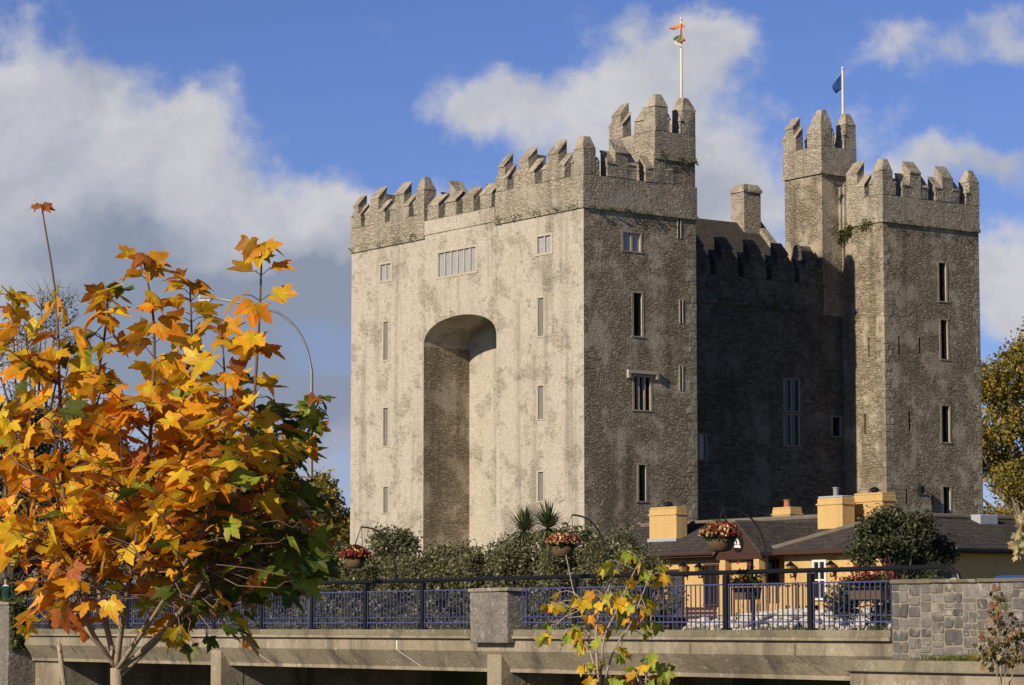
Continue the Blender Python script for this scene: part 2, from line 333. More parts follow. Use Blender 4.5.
def facing():
    m, t, b = mat('facing_stone'); a = t.node('ShaderNodeAttribute'); a.attribute_name = 'leaf_colour'; tc = t.node('ShaderNodeTexCoord'); O = tc.outputs['Object']
    n = t.noise(O, 7.0, 8, .65); s_ = t.node('ShaderNodeVectorMath', operation='SCALE'); t.l.new(a.outputs['Color'], s_.inputs[0]); t.l.new(t.math('MULTIPLY_ADD', n, 1.5, .25), s_.inputs['Scale'])
    c = t.mix(t.math('MULTIPLY', t.ss(t.noise(O, 3.2, 8, .7), .54, .66), .5), s_.outputs[0], (.50, .46, .38)); t.l.new(c, b.inputs['Base Color']); b.inputs['Roughness'].default_value = .95
    bp = t.node('ShaderNodeBump'); bp.inputs['Strength'].default_value = .9; bp.inputs['Distance'].default_value = .03; t.l.new(n, bp.inputs['Height']); t.l.new(bp.outputs[0], b.inputs['Normal']); return m
M['facing'] = facing()

# ------------------------------------------------------------------ foliage
def colour_mesh(name, V, F, C, mt, parent=None):
    """V: (n,3) array; F: list of faces; C: colour per face"""
    me = bpy.data.meshes.new(name); me.from_pydata([tuple(v) for v in V], [], F)
    a = me.color_attributes.new('leaf_colour', 'FLOAT_COLOR', 'CORNER')
    cnt = np.array([len(f) for f in F]); cc = np.repeat(np.asarray(C, float), cnt, axis=0); cc = np.hstack([cc, np.ones((len(cc), 1))])
    a.data.foreach_set('color', cc.astype(np.float32).ravel()); me.materials.append(mt)
    o = bpy.data.objects.new(name, me); COL.objects.link(o)
    if parent: o.parent = parent
    return o
def leaf_quads(P, size, cols, r, flat=0.3, aspect=.55):
    """a small folded leaf (two triangles over a rib) at every point"""
    n = len(P); d = r.normal(size=(n, 3)); d[:, 2] *= .8; d /= np.linalg.norm(d, axis=1)[:, None]
    u = r.normal(size=(n, 3)); u[:, 2] += flat * 3; s = np.cross(d, u); s /= np.linalg.norm(s, axis=1)[:, None] + 1e-9; nn = np.cross(s, d)
    L_ = (size * r.uniform(.6, 1.4, n))[:, None]
    a = P - d * L_ * .5; c = P + d * L_ * .5; b1 = P + s * L_ * aspect * .5 + nn * L_ * .12; b2 = P - s * L_ * aspect * .5 + nn * L_ * .12
    V = np.stack([a, b1, c, b2], 1).reshape(-1, 3)
    F = []
    for i in range(n): k = 4 * i; F += [(k, k + 1, k + 2), (k, k + 2, k + 3)]
    return V, F, np.repeat(cols, 2, axis=0)
def pick(r, n, pal, w=None):
    pal = np.array(pal); w = np.array(w if w else [1] * len(pal), float); i = r.choice(len(pal), n, p=w / w.sum())
    return pal[i] * r.uniform(.7, 1.3, n)[:, None]
def blob_points(r, blobs, n, shell=.55):
    """points in a set of lumpy clumps (x, y, z, radius): denser towards the skin of each clump"""
    vol = np.array([b[3] ** 2.2 for b in blobs]); idx = r.choice(len(blobs), n, p=vol / vol.sum()); B = np.array(blobs)[idx]
    d = r.normal(size=(n, 3)); d /= np.linalg.norm(d, axis=1)[:, None]
    rad = (shell + (1 - shell) * r.uniform(0, 1, n)) ** 1.0 * (1 + .18 * r.normal(size=n))
    return B[:, :3] + d * (B[:, 3] * rad)[:, None] * np.array([1, 1, .85])
def make_clumps(r, h, w, z0, n, rmin, rmax, top=.75):
    out = []
    for i in range(n):
        a = r.uniform(0, 2 * math.pi); q = r.uniform(0, 1); z = z0 + (h - z0) * q
        prof = math.sin(math.pi * (.12 + .80 * q)) if top >= .7 else .12 + .88 * math.sqrt(1 - q ** 2.6)
        rr = w * max(prof, .12) * math.sqrt(r.uniform(.05, 1)); out.append((rr * math.cos(a), rr * math.sin(a), z, r.uniform(rmin, rmax)))
    return out
def limbs(mb, clumps, base_r, z_fork, step=1, lean=(0, 0)):
    for i, c in enumerate(clumps[::step]):
        z = min(z_fork + (c[2] - z_fork) * .25, c[2]); p0 = Vector((lean[0], lean[1], max(z * .7, z_fork))); p2 = Vector(c[:3]); p1 = (p0 + p2) / 2 + Vector((0, 0, .12 * (p2 - p0).length))
        mb.tube([p0, p1, p2], [base_r * .45, base_r * .25, base_r * .05], 5)
def tree(name, loc, h, w, z0, nclump, rc, nleaf, size, pal, wts, label, cat='tree', group=None, seed=1, trunk=.3, step=1, top=.75, shell=.5, twigs=0, mt=None):
    r = np.random.RandomState(seed); root = empty(name, loc); tag(root, label, cat, group)
    cl = make_clumps(r, h - rc * .7, w, z0, nclump, rc * .6, rc * 1.2, top)
    P = blob_points(r, cl, nleaf, shell)
    V, F, C = leaf_quads(P, size, pick(r, nleaf, pal, wts), r)
    colour_mesh('crown' if cat == 'tree' else 'foliage', V, F, C, mt or M['leaf'], root)
    mb = MB(); zt = max(z0 * 1.1, h * .3)
    mb.tube([(0, 0, -.3), (.04 * h * .2, 0, zt * .5), (0, .02 * h, zt), (0, 0, h * .7)], [trunk, trunk * .8, trunk * .6, trunk * .15], 8)
    limbs(mb, cl, trunk, zt * .6, step)
    for i in range(twigs):
        c = cl[r.randint(len(cl))]; p = Vector(c[:3]); d = Vector((r.normal(), r.normal(), abs(r.normal()) + .6)).normalized() * c[3] * r.uniform(.9, 1.7)
        q = p + d * .5 + Vector(r.normal(size=3)) * .12 * c[3]; mb.tube([p, q, p + d], [trunk * .10, trunk * .06, trunk * .02], 4, cap=False)
        for k in range(2):
            e = q + Vector(r.normal(size=3)) * .3 * c[3] + Vector((0, 0, .2 * c[3])); mb.tube([q, e], [trunk * .05, trunk * .015], 3, cap=False)
    mb.build('trunk', M['bark'], root)
    return root

# ================================================================== SETTING: ground, river
BR = Frame(-3.8, 75.0, math.atan2(-.8345, .5513))             # bridge frame: x along the bridge to the right, y inward (away from the camera)
CAS_A = math.atan2(.58872, .80834)
CA = Frame(3.792, 147.0, CAS_A)                                # castle frame: x along the side facade, y along the arch facade
CO = Frame(6.4, 95.0, math.atan2(-.8345, .5513))               # cottage frame

LW0 = BR.on_y(845, 670, -1.7)[0]
def ground_h(s, y):
    if y > 9.0: return -.3
    if y > .34 and (s < -23.02 or s > LW0 + .3 and s > 20.78): return -.3
    if y > -1.3 and s > LW0 + .3: return -.66
    if y < -22: return -1.72 if y < -27 else -1.9
    return -5.5
def make_ground():
    S = sorted([-4000, -900, -200, -60, -23.1, -23.0, -12, 0, 10, LW0 + .2, LW0 + .4, LW0 + 2.9, 20.7, 20.85, 32, 60, 200, 900, 4000])
    Y = [-4000, -900, -200, -60, -48, -40, -34, -30, -26, -21, -14, -1.35, -1.25, .3, .4, 4, 8.9, 9.05, 14, 20, 30, 60, 120, 200, 400, 900, 4000]
    vs = [BR.w(s, y, ground_h(s, y)) for y in Y for s in S]; n = len(S)
    fs = [(j * n + i, j * n + i + 1, (j + 1) * n + i + 1, (j + 1) * n + i) for j in range(len(Y) - 1) for i in range(n - 1)]
    tag(MB().add(vs, fs).build('ground', M['ground']), kind='structure')
    vs = [BR.w(-1500, -21.5, -4), BR.w(1500, -21.5, -4), BR.w(1500, 8.9, -4), BR.w(-1500, 8.9, -4)]
    tag(MB().add(vs, [(0, 1, 2, 3)]).build('river', M['water']), kind='structure')
make_ground()

# ================================================================== CASTLE
CASTLE = empty('castle', CA.w(0, 0, -.3), CAS_A)
tag(CASTLE, 'huge grey medieval stone castle with a tall recessed arch and stepped battlements', 'castle')
ZB = .3                                                        # castle local z = world z + .3
ZS = 22.24 + ZB; ZR = 23.34 + ZB
TW, TV = 7.75, 7.9; V1, V2 = 15.0, 22.65; U1, U2 = 21.75, 29.5; VM = 3.5; UA = 3.2
def m_face(axis):                                              # maps (along, depth, z) to castle coordinates
    if axis == 'L': return lambda a, d, z, c=0: (c + d, a, z)
    return lambda a, d, z, c=0: (a, c + d, z)
CUT = {k: MB() for k in ('near', 'left', 'arch', 'right', 'main')}
WINDOWS = []
def opening(host, face, c, px, kind, lights=1, hood=False, depth=None, glass='lattice', frame=.14, pxb=None):
    depth = depth or (.17 if glass == 'lattice' else .32)
    """px = (x0, y0, x1, y1) of the clear opening in the photograph, turned into metres on the wall plane"""
    x0, y0, x1, y1 = px; f = CA.on_x if face == 'L' else CA.on_y
    ym = (y0 + y1) / 2; xm = (x0 + x1) / 2
    a0 = f(x0, ym, c)[0]; a1 = f(x1, ym, c)[0]; z1 = f(xm, y0, c)[1] + ZB; z0 = f(xm, y1, c)[1] + ZB
    a0, a1 = min(a0, a1), max(a0, a1); FM = m_face(face)
    def bx(mb, A0, A1, D0, D1, Z0, Z1):
        p = [FM(A0, D0, Z0, c), FM(A1, D1, Z1, c)]; mb.box(*sorted((p[0][0], p[1][0])), *sorted((p[0][1], p[1][1])), Z0, Z1)
    bx(CUT[host], a0, a1, -.4, depth, z0, z1)
    WINDOWS.append((kind, lights, hood, frame * (.85 if face == 'L' else .6), glass, depth, a0, a1, z0, z1, bx, M['shaded_dressed' if host == 'main' else 'dressed' if face == 'L' else 'worn_dressed']))
def build_openings():
    for kind, lights, hood, fr, glass, depth, a0, a1, z0, z1, bx, dm in WINDOWS:
        root = MB(); e = .012
        if kind == 'slit':
            bx(root, a0 - .0, a1 + .0, depth - .02, depth - .004, z0, z1)
            w = root.build('slit_window', M['slit'], CASTLE)
            if fr:
                f = MB(); bx(f, a0 - fr, a0 - .003, -.03, .12, z0 - fr, z1 + fr); bx(f, a1 + .003, a1 + fr, -.03, .12, z0 - fr, z1 + fr)
                f.jitter(.006).build('surround', M['dressed'], w)
            continue
        bx(root, a0 + .01, a1 - .01, depth - .07, depth - .05, z0 + .01, z1 - .01)
        w = root.build('window', M[glass], CASTLE)
        f = MB(); bx(f, a0 - fr, a0 + .05, -.015, .10, z0, z1); bx(f, a1 - .05, a1 + fr, -.015, .10, z0, z1)
        bx(f, a0 - fr, a1 + fr, -.015, .10, z1 + .002, z1 + fr * .9); bx(f, a0 - fr - .03, a1 + fr + .03, -.035, .10, z0 - fr * .9, z0 - .002)
        for k in range(1, lights):
            q = a0 + (a1 - a0) * k / lights; bx(f, q - .055, q + .055, .03, depth - .075, z0, z1)
        f.jitter(.008).build('frame', dm, w)
        if hood:
            h = MB(); bx(h, a0 - .45, a1 + .45, -.16, -.002, z1 + .16, z1 + .34)
            bx(h, a0 - .45, a0 - .27, -.15, -.003, z1 - .1, z1 + .158); bx(h, a1 + .27, a1 + .45, -.15, -.003, z1 - .1, z1 + .158); h.build('hood_mould', M['dressed'], w)
# arch facade
opening('arch', 'L', 0, (438, 250, 476, 274), 'win', 6, frame=.16)
opening('near', 'L', 0, (537, 236, 551, 253), 'win', 2, frame=.16)
opening('left', 'L', 0, (380, 264, 391, 280), 'win', 2, frame=.16)
for q in ((537.5, 298, 544, 336), (537.5, 386, 544, 419), (537.5, 472, 544, 501)): opening('near', 'L', 0, q, 'win', 1, frame=.10, depth=.15, glass='palepane')
for q in ((383, 322, 388.5, 360), (383, 408, 388.5, 446), (383, 487, 388.5, 513)): opening('left', 'L', 0, q, 'win', 1, frame=.10, depth=.15, glass='palepane')
# side facade, near tower
opening('near', 'R', 0, (622.5, 233, 641, 251), 'win', 2)
opening('near', 'R', 0, (633, 293, 642.5, 336), 'win', 1, glass='glass_dark', depth=.5)
opening('near', 'R', 0, (633.5, 377, 651, 410), 'win', 3, hood=True, glass='glass_dark')
opening('near', 'R', 0, (638, 465, 646.5, 501), 'win', 1, glass='glass_dark', depth=.5)
for q in ((678, 212, 680.2, 237), (680, 301, 682.2, 322), (680, 367, 682.2, 389)): opening('near', 'R', 0, q, 'slit', frame=.12)
# side facade, far tower
for q in ((938.5, 263, 946.5, 301), (940.5, 320, 948, 359), (941.5, 406, 950, 442), (943, 487, 951, 519)): opening('right', 'R', 0, q, 'win', 1, glass='glass_dark', depth=.4)
for q in ((898.3, 337, 900.3, 355), (919, 338, 921, 354), (908.7, 412, 911, 431), (906, 489, 908, 504)): opening('right', 'R', 0, q, 'slit', frame=0)
for q in ((868, 338, 869.6, 357), (864, 414, 866, 434)): opening('right', 'L', U1, q, 'slit', frame=0)
# recessed wall
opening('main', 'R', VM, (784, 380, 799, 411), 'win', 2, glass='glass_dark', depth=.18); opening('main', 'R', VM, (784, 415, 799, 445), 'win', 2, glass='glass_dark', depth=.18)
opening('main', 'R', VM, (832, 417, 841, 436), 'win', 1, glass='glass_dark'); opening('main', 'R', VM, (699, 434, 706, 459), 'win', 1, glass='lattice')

def wall_slab(u0, u1, v0, v1, z0, z1): return MB().box(u0, u1, v0, v1, z0, z1)
near = wall_slab(0, TW, 0, TV, 0, ZS); near = near.build('tower', M['rubble'], CASTLE)
left = wall_slab(0, TW, V1, V2, 0, ZS).build('tower', M['rubble'], CASTLE)
right = wall_slab(U1, U2, 0, 7.6, 0, ZR).build('tower', M['rubble'], CASTLE)
backt = wall_slab(U1, U2, V1 + 1, V2, 0, 19).build('tower', M['rubble'], CASTLE)
ZARCH = 15.9 + ZB; ca_, ra_, rb_ = (TV + V1) / 2, (V1 - TV) / 2, 1.5
poly = [(TV, ZARCH)] + [(ca_ - ra_ * math.cos(math.pi * k / 28), ZARCH + rb_ * math.sin(math.pi * k / 28) ** .8) for k in range(1, 28)] + [(V1, ZARCH), (V1, 22.3 + ZB), (TV, 22.3 + ZB)]
arch = MB().prism(poly, 0.0, UA, lambda a, b, d: (d, a, b)).build('arch_wall', M['limed'], CASTLE)
MB().box(UA, UA + 1, TV, V1, 0, 18.5 + ZB).build('recess_wall', M['limed'], CASTLE)
mainw = MB().box(TW, U1, VM, VM + 1.2, 0, 18.3 + ZB).build('curtain_wall', M['shaded_rubble'], CASTLE)
for k, o in (('near', near), ('left', left), ('arch', arch), ('right', right), ('main', mainw)): cut(o, CUT[k])
for o in (near, left):                                         # the arch facade keeps its old lime render
    o.data.materials.append(M['limed'])
    for p in o.data.polygons:
        if p.normal.x < -.9 and p.center.x < .6: p.material_index = 1
build_openings()

# ---- squared corner stones
M['quoin'] = masonry('corner_stone', (.30, .255, .19), (.54, .465, .36), (.40, .35, .28), cell=(.9, .9, .6), mort_w=.01, bump=.05, streak=.5, stain=.6, lichen=.45, wob_=.1, fine=1.1)
def quoins(u, v, su, sv, z1, seed):
    r = random.Random(seed); q = MB(); z = .5; k = 0; e = .008
    while z < z1 - .5:
        h = r.uniform(.32, .5); a, b = ((.62, .34) if k % 2 else (.36, .6)); a *= r.uniform(.85, 1.15); b *= r.uniform(.85, 1.15)
        x = sorted((u - su * e, u + su * a)); y = sorted((v - sv * e, v + sv * b)); q.box(x[0], x[1], y[0], y[1], z, z + h - .012); z += h; k += 1
    q.jitter(.012).build('quoins', M['quoin'], CASTLE, bevel=.035)
quoins(U1, 0, 1, 1, ZR - .2, 2); quoins(U2, 0, -1, 1, ZR - .2, 3); quoins(TW, 0, -1, 1, ZS - .2, 4)
# ---- battlements
def merlon(FM, c, a, w, wt, zc, zl, zt, rise, t=.6, ms='battlement', mc='coping'):
    """stepped merlon: low shoulders, a tall middle, each under a coping that slopes outwards"""
    mb = MB(); cp = MB()
    def blk(m, A0, A1, Z0, zo, zi, d0=0, d1=t):
        pts = [(A0, d0, Z0), (A1, d0, Z0), (A1, d1, Z0), (A0, d1, Z0), (A0, d0, zo), (A1, d0, zo), (A1, d1, zi), (A0, d1, zi)]
        m.hexa([FM(*p, c) for p in pts])
    h, ht = w / 2, wt / 2
    for A0, A1, z in ((a - h, a - ht, zl), (a - ht, a + ht, zt), (a + ht, a + h, zl)):
        if A1 - A0 < .05: continue
        blk(mb, A0, A1, zc, z, z + rise)
        pts = [(A0 - .02, -.03, z - .02), (A1 + .02, -.03, z - .02), (A1 + .02, t + .01, z + rise), (A0 - .02, t + .01, z + rise)]
        cp.hexa([FM(p[0], p[1], p[2] + .02, c) for p in pts] + [FM(p[0], p[1], p[2] + .10, c) for p in pts])
    o = mb.jitter(.03).build('merlon', M[ms], CASTLE, bevel=.03); cp.jitter(.03).build('coping', M[mc], o, bevel=.02)
def corner(u, v, su, sv, zc, zl, zt, arm, w=.85, t=.6, armv=None):
    armv = armv or arm
    """corner merlon: L of two low arms and a tall post with a hipped cap"""
    mb = MB(); f = lambda a, b: (u + su * a, v + sv * b)
    def bx(m, a0, a1, b0, b1, z0, z1):
        (x0, y0), (x1, y1) = f(a0, b0), f(a1, b1); m.box(min(x0, x1), max(x0, x1), min(y0, y1), max(y0, y1), z0, z1)
    bx(mb, 0, w, 0, w, zc, zt); bx(mb, w, arm, 0, t, zc, zl); bx(mb, 0, t, w, armv, zc, zl)
    o = mb.jitter(.03).build('merlon', M['battlement'], CASTLE, bevel=.03)
    cp = MB(); (x0, y0), (x1, y1) = f(-.02, -.02), f(w + .02, w + .02)
    cp.taper(min(x0, x1), max(x0, x1), min(y0, y1), max(y0, y1), zt + .004, zt + .75, .42)
    for a0, a1, b0, b1 in ((w + .01, arm + .04, -.05, t + .04), (-.05, t + .04, w + .01, armv + .04)):
        (x0, y0), (x1, y1) = f(a0, b0), f(a1, b1); X0, X1, Y0, Y1 = min(x0, x1), max(x0, x1), min(y0, y1), max(y0, y1)
        cp.taper(X0, X1, Y0, Y1, zl + .004, zl + .34, .55)
    cp.jitter(.03).build('coping', M['coping'], o, bevel=.03)
def battlement(u0, u1, v0, v1, zs, zc, zl, zt, nu, nv, arm=1.1, sides='LRFB', proud=.05, corners='1111', armv=None, mw=2.05, mt=.9, cw=.85):
    """parapet ring with a moulded string course below; zs string, zc crenel sill"""
    u0 -= proud; u1 += proud; v0 -= proud; v1 += proud; t = .6
    pb = MB(); pb.box(u0, u1, v0, v0 + t, zs, zc); pb.box(u0, u1, v1 - t, v1, zs, zc); pb.box(u0, u0 + t, v0 + t, v1 - t, zs, zc); pb.box(u1 - t, u1, v0 + t, v1 - t, zs, zc)
    pr = pb.build('parapet', M['battlement'], CASTLE)
    st = MB(); e = .045; z0, z1 = zs - .14, zs + .05
    st.box(u0 - e, u1 + e, v0 - e, v0 - .004, z0, z1); st.box(u0 - e, u1 + e, v1 + .004, v1 + e, z0, z1); st.box(u0 - e, u0 - .004, v0 - .003, v1 + .003, z0, z1); st.box(u1 + .004, u1 + e, v0 - .003, v1 + .003, z0, z1)
    st.jitter(.01).build('string_course', M['coping'], pr)
    for i, (u, v, a, b) in enumerate(((u0, v0, 1, 1), (u1, v0, -1, 1), (u0, v1, 1, -1), (u1, v1, -1, -1))):
        if corners[i] == '1': corner(u, v, a, b, zc + .003, zl, zt, arm, cw, armv=armv)
    zc += .003
    for side, n, A0, A1 in (('L', nv, v0, v1), ('F', nv, v0, v1), ('R', nu, u0, u1), ('B', nu, u0, u1)):
        if side not in sides: continue
        for k in range(1, n + 1):
            a = A0 + (A1 - A0) * k / (n + 1)
            if side == 'L': FM, c = (lambda a, d, z, c=0: (c + d, a, z)), u0
            elif side == 'F': FM, c = (lambda a, d, z, c=0: (c - d, a, z)), u1
            elif side == 'R': FM, c = (lambda a, d, z, c=0: (a, c + d, z)), v0
            else: FM, c = (lambda a, d, z, c=0: (a, c - d, z)), v1
            merlon(FM, c, a, mw * rnd.uniform(.95, 1.04), mt, zc, zl + rnd.uniform(-.06, .06), zt + .02 + rnd.uniform(-.08, .08), .72)
battlement(0, TW, 0, TV, ZS, ZS + 1.65, ZS + 2.35, ZS + 3.05, 2, 2, corners='1001')
half_l = lambda a, d, z, c=0: (c + d, a, z)
merlon(half_l, -.05, TV - .52, 1.12, .62, ZS + 1.653, ZS + 2.35, ZS + 3.0, .72)
battlement(0, TW, V1, V2, ZS, ZS + 1.3, ZS + 2.0, ZS + 2.75, 2, 2, corners='1101')
merlon(half_l, -.05, V2 - .5, 1.1, .6, ZS + 1.303, ZS + 2.0, ZS + 2.6, .72)
battlement(U1, U2, 0, 7.6, ZR, ZR + 1.45, ZR + 2.15, ZR + 2.85, 2, 2)
# arch parapet between the two towers
MB().box(-.06, .54, TV + .11, V1 - .11, 22.3 + ZB, 23.1 + ZB).build('parapet', M['limed'], CASTLE)
for k in range(4):
    merlon(lambda a, d, z, c=0: (c + d, a, z), -.06, TV + .95 + k * 1.72, 1.1, 1.1, 23.1 + ZB, 23.95 + ZB, 23.9 + ZB, .62)
# curtain wall parapet over a weathered ledge
pw = MB().box(TW, U1 - 1.5, VM - .05, VM + .55, 18.3 + ZB, 19.75 + ZB).build('parapet', M['shaded_rubble'], CASTLE)
MB().box(TW, U1 - 1.9, VM - .16, VM - .054, 18.15 + ZB, 18.34 + ZB).jitter(.02).build('string_course', M['shaded_rubble'], pw)
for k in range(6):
    merlon(lambda a, d, z, c=0: (a, c + d, z), VM - .05, TW + .9 + k * 2.12, 1.75, .85, 19.753 + ZB, 20.5 + ZB, 21.25 + ZB, .7, ms='shaded_rubble', mc='shaded_rubble')
# stair turrets
TU0 = 4.9
MB().box(TU0, TW - .06, -.02, 3.9, ZS + .003, 25.3 + ZB).build('turret', M['rubble'], CASTLE)
battlement(TU0, TW - .08, 0, 3.9, 25.35 + ZB, 26.75 + ZB, 27.45 + ZB, 28.1 + ZB, 0, 0, arm=1.08, armv=1.78, proud=.05, sides='', cw=.92, corners='1101')
merlon(half_l, TU0 - .05, 3.9 - .55, 1.2, .72, 26.753 + ZB, 27.45 + ZB, 28.0 + ZB, .7)
TR0, TR1, TRV0, TRV1 = 20.2, 22.85, VM - .04, 6.7
MB().box(TR0, TR1, TRV0, TRV1, 18 + ZB, 26.45 + ZB).build('turret', M['rubble'], CASTLE)
battlement(TR0, TR1, TRV0, TRV1, 26.45 + ZB, 27.95 + ZB, 28.75 + ZB, 29.4 + ZB, 0, 0, arm=1.02, armv=1.25, proud=.07, sides='', cw=.85, corners='1101')
merlon(half_l, TR0 - .07, TRV1 - .5, 1.15, .66, 27.953 + ZB, 28.7 + ZB, 29.3 + ZB, .7)
# wall walk steps beside the right turret
MB().box(U1 - .25, U1 + .35, 3.0, 4.2, ZR - .3, ZR + 2.3).jitter(.03).build('wall_end', M['battlement'], CASTLE, bevel=.05)
# great hall roof, gable and chimney
RU1, RV0, RV1, RZE, RZR = 20.45, 4.8, 9.9, 18.9 + ZB, 24.1 + ZB
MB().prism([(RV0, RZE), (RV1, RZR), (RV1 + (RV1 - RV0), RZE)], TW - .0, RU1, lambda a, b, d: (d, a, b)).build('roof', M['slate'], CASTLE)
MB().prism([(RV0 - .3, RZE + .0), (RV1, RZR + .35), (2 * RV1 - RV0 + .3, RZE), (2 * RV1 - RV0 + .3, RZE - 3), (RV0 - .3, RZE - 3)], RU1 + .003, RU1 + .55, lambda a, b, d: (d, a, b)).build('gable', M['battlement'], CASTLE)
ch0 = CA.on_y(732.5, 200, RV1 - .6); ch1 = CA.on_y(758, 200, RV1 - .6)
ck = MB().box(RU1 - 1.25, RU1 + .1, RV1 - .65, RV1 + .55, RZR - 1, RZR + 1.8).build('chimney', M['battlement'], CASTLE, bevel=.03)
cc = MB(); cc.box(RU1 - 1.32, RU1 + .17, RV1 - .72, RV1 + .62, RZR + 1.803, RZR + 1.95); cc.taper(RU1 - 1.32, RU1 + .17, RV1 - .72, RV1 + .62, RZR + 1.954, RZR + 2.3, .72); cc.build('chimney_cap', M['coping'], ck)
# small chimney behind the arch parapet
MB().taper(2.4, 3.3, 10.6, 11.7, 22.3 + ZB, 25.15 + ZB, .8).jitter(.03).build('chimney', M['battlement'], CASTLE, bevel=.03)
MB().box(.7, TW, TV, V1, 21.2 + ZB, 22.0 + ZB).build('wall_walk', M['coping'], CASTLE)
# plants rooted in the ledges
def ledge_growth(pts, n, size, seed, spread=.18):
    r = np.random.RandomState(seed); P = []
    for (a, b, k) in pts:
        for i in range(int(n * k)):
            q = r.uniform(); c = Vector(a).lerp(Vector(b), q); P.append([c.x, c.y, c.z])
    P = np.array(P) + r.normal(size=(len(P), 3)) * spread * np.array([.4, .4, 1]); keep = np.sin(P[:, 0] * 5.1 + P[:, 1] * 3.7) + r.normal(size=len(P)) * .6 > .1; P = P[keep]
    V, F, C = leaf_quads(P, size, pick(r, len(P), [(.07, .11, .02), (.12, .15, .03), (.05, .07, .02), (.2, .17, .05)]), r); return tag(colour_mesh('ledge_plants', V, F, C, M['leaf'], CASTLE), kind='stuff')
ledge_growth([((-.2, .4, ZS + .05), (-.2, TV, ZS + .05), 1), ((-.2, V1 + .2, ZS + .05), (-.2, V2, ZS + .05), .8), ((.3, -.2, ZS - .05), (5.2, -.2, ZS - .05), .8), ((U1, -.18, ZR - .05), (U2, -.18, ZR - .05), .7)], 420, .11, 4, .11)
ledge_growth([((U1 - .15, .6, ZR - .05), (U1 - .15, 3.2, ZR - .5), 1), ((U1 - .2, 2.6, ZR - .2), (U1 - .3, 3.4, ZR - .9), .8), ((TW + .5, VM - .2, 18.3 + ZB), (U1 - 2, VM - .2, 18.3 + ZB), .9), ((TU0 - .1, -.18, 25.3 + ZB), (TW, -.18, 25.3 + ZB), .5)], 420, .15, 5, .16)
# iron lantern and downpipe on the far tower
def castle_pt(px, py, v=0): x, z = CA.on_y(px, py, v); return x, z + ZB
x, z = castle_pt(931.5, 495); MB().tube([(x, -.08, 8.8 + ZB - 1.2), (x, -.08, 5)], .06, 8).build('downpipe', M['black'], CASTLE)
x, z = castle_pt(917, 490); lb = MB(); lb.tube([(x, .0, z + .3), (x, -.3, z + .34), (x, -.36, z + .2)], .025, 6); lb.tube([(x - .38, -.1, z - .02), (x + .38, -.1, z - .02)], .03, 6)
lb.taper(x - .10, x + .10, -.46, -.26, z - .22, z + .1, 1.3); lb.taper(x - .16, x + .16, -.52, -.2, z + .103, z + .26, .2); lb.build('wall_lantern', M['black'], CASTLE)

# ---- flags
def flagpole(label, px, ytop, base_uv, zbase, r, fz, flag):
    b = CA.w(*base_uv, zbase); z = at(px, ytop, b.y).z; x = at(px, ytop, b.y).x
    root = empty('flagpole', (x, b.y, zbase)); tag(root, label, 'flag', None)
    MB().tube([(0, 0, 0), (0, 0, z - zbase)], [r, r * .7], 8).build('pole', M['polepaint'] if 'polepaint' in M else M['whitepaint'], root, smooth=True)
    MB().lathe([(.02, z - zbase), (.09, z - zbase + .08), (.02, z - zbase + .2)], 0, 0, 8).build('finial', M['whitepaint'], root)
    flag(root, z - zbase - .35)
    return root
M['polepaint'] = plain('cream_paint', (.78, .66, .46), .6)
M['flagblue'] = plain('blue_flag_cloth', (.015, .06, .22), .8, vary=.4, scale=4)
M['flagorange'] = plain('orange_flag_cloth', (.75, .22, .08), .8); M['flaggreen'] = plain('green_flag_cloth', (.10, .22, .08), .8); M['flagwhite'] = plain('white_flag_cloth', (.8, .78, .7), .8)
def cloth(mb, pts_outer, pts_inner, folds=5, amp=.1, nz=8):
    V = []; nx = 8
    for j in range(nz + 1):
        for i in range(nx + 1):
            q = j / nz; p = i / nx; a = Vector(pts_inner[0]).lerp(Vector(pts_inner[1]), q); b = Vector(pts_outer[0]).lerp(Vector(pts_outer[1]), q)
            c = a.lerp(b, p); bow = math.sin(q * math.pi) * p; c.x -= .28 * bow; c.y += math.sin(p * folds + q * 2) * amp * p
            V.append(c)
    n = nx + 1; mb.add(V, [(j * n + i, j * n + i + 1, (j + 1) * n + i + 1, (j + 1) * n + i) for j in range(nz) for i in range(nx)])
    return mb
def flag_blue(root, z):
    o = cloth(MB(), [(-.25, .15, z - .15), (-.35, .2, z - 1.0)], [(0, 0, z + .25), (0, 0, z - .75)], 6, .13).build('flag', M['flagblue'], root, smooth=True)
    s = o.modifiers.new('thick', 'SOLIDIFY'); s.thickness = .01
def flag_tri(root, z):
    for name, m, o_, i_ in (('orange_band', M['flagorange'], [(-.42, .1, z + .05), (-.36, .15, z - .12)], [(0, 0, z + .22), (0, 0, z)]), ('orange_band', M['flagorange'], [(.24, -.05, z + .05), (.26, -.02, z - .75)], [(-.04, -.12, z + .2), (-.05, -.12, z - .95)]),
                            ('white_band', M['flagwhite'], [(-.08, -.05, z - .65), (-.12, -.1, z - 1.1)], [(.08, -.06, z - .55), (.05, -.05, z - 1.15)]), ('green_band', M['flaggreen'], [(-.16, -.08, z - .5), (-.18, -.06, z - .85)], [(-.02, -.11, z - .4), (-.04, -.11, z - .9)])):
        q = cloth(MB(), o_, i_, 4, .05).build('flag' if name == 'orange_band' else name, m, root, smooth=True); s = q.modifiers.new('thick', 'SOLIDIFY'); s.thickness = .01
flagpole('tall cream flagpole on the near turret with a limp orange, white and green flag', 681, 21, (6.3, 1.6), 25.3, .085, 0, flag_tri)
flagpole('short white flagpole on the right turret flying a dark blue flag', 842.5, 70, (21.5, 5.0), 26.4, .085, 0, flag_blue)

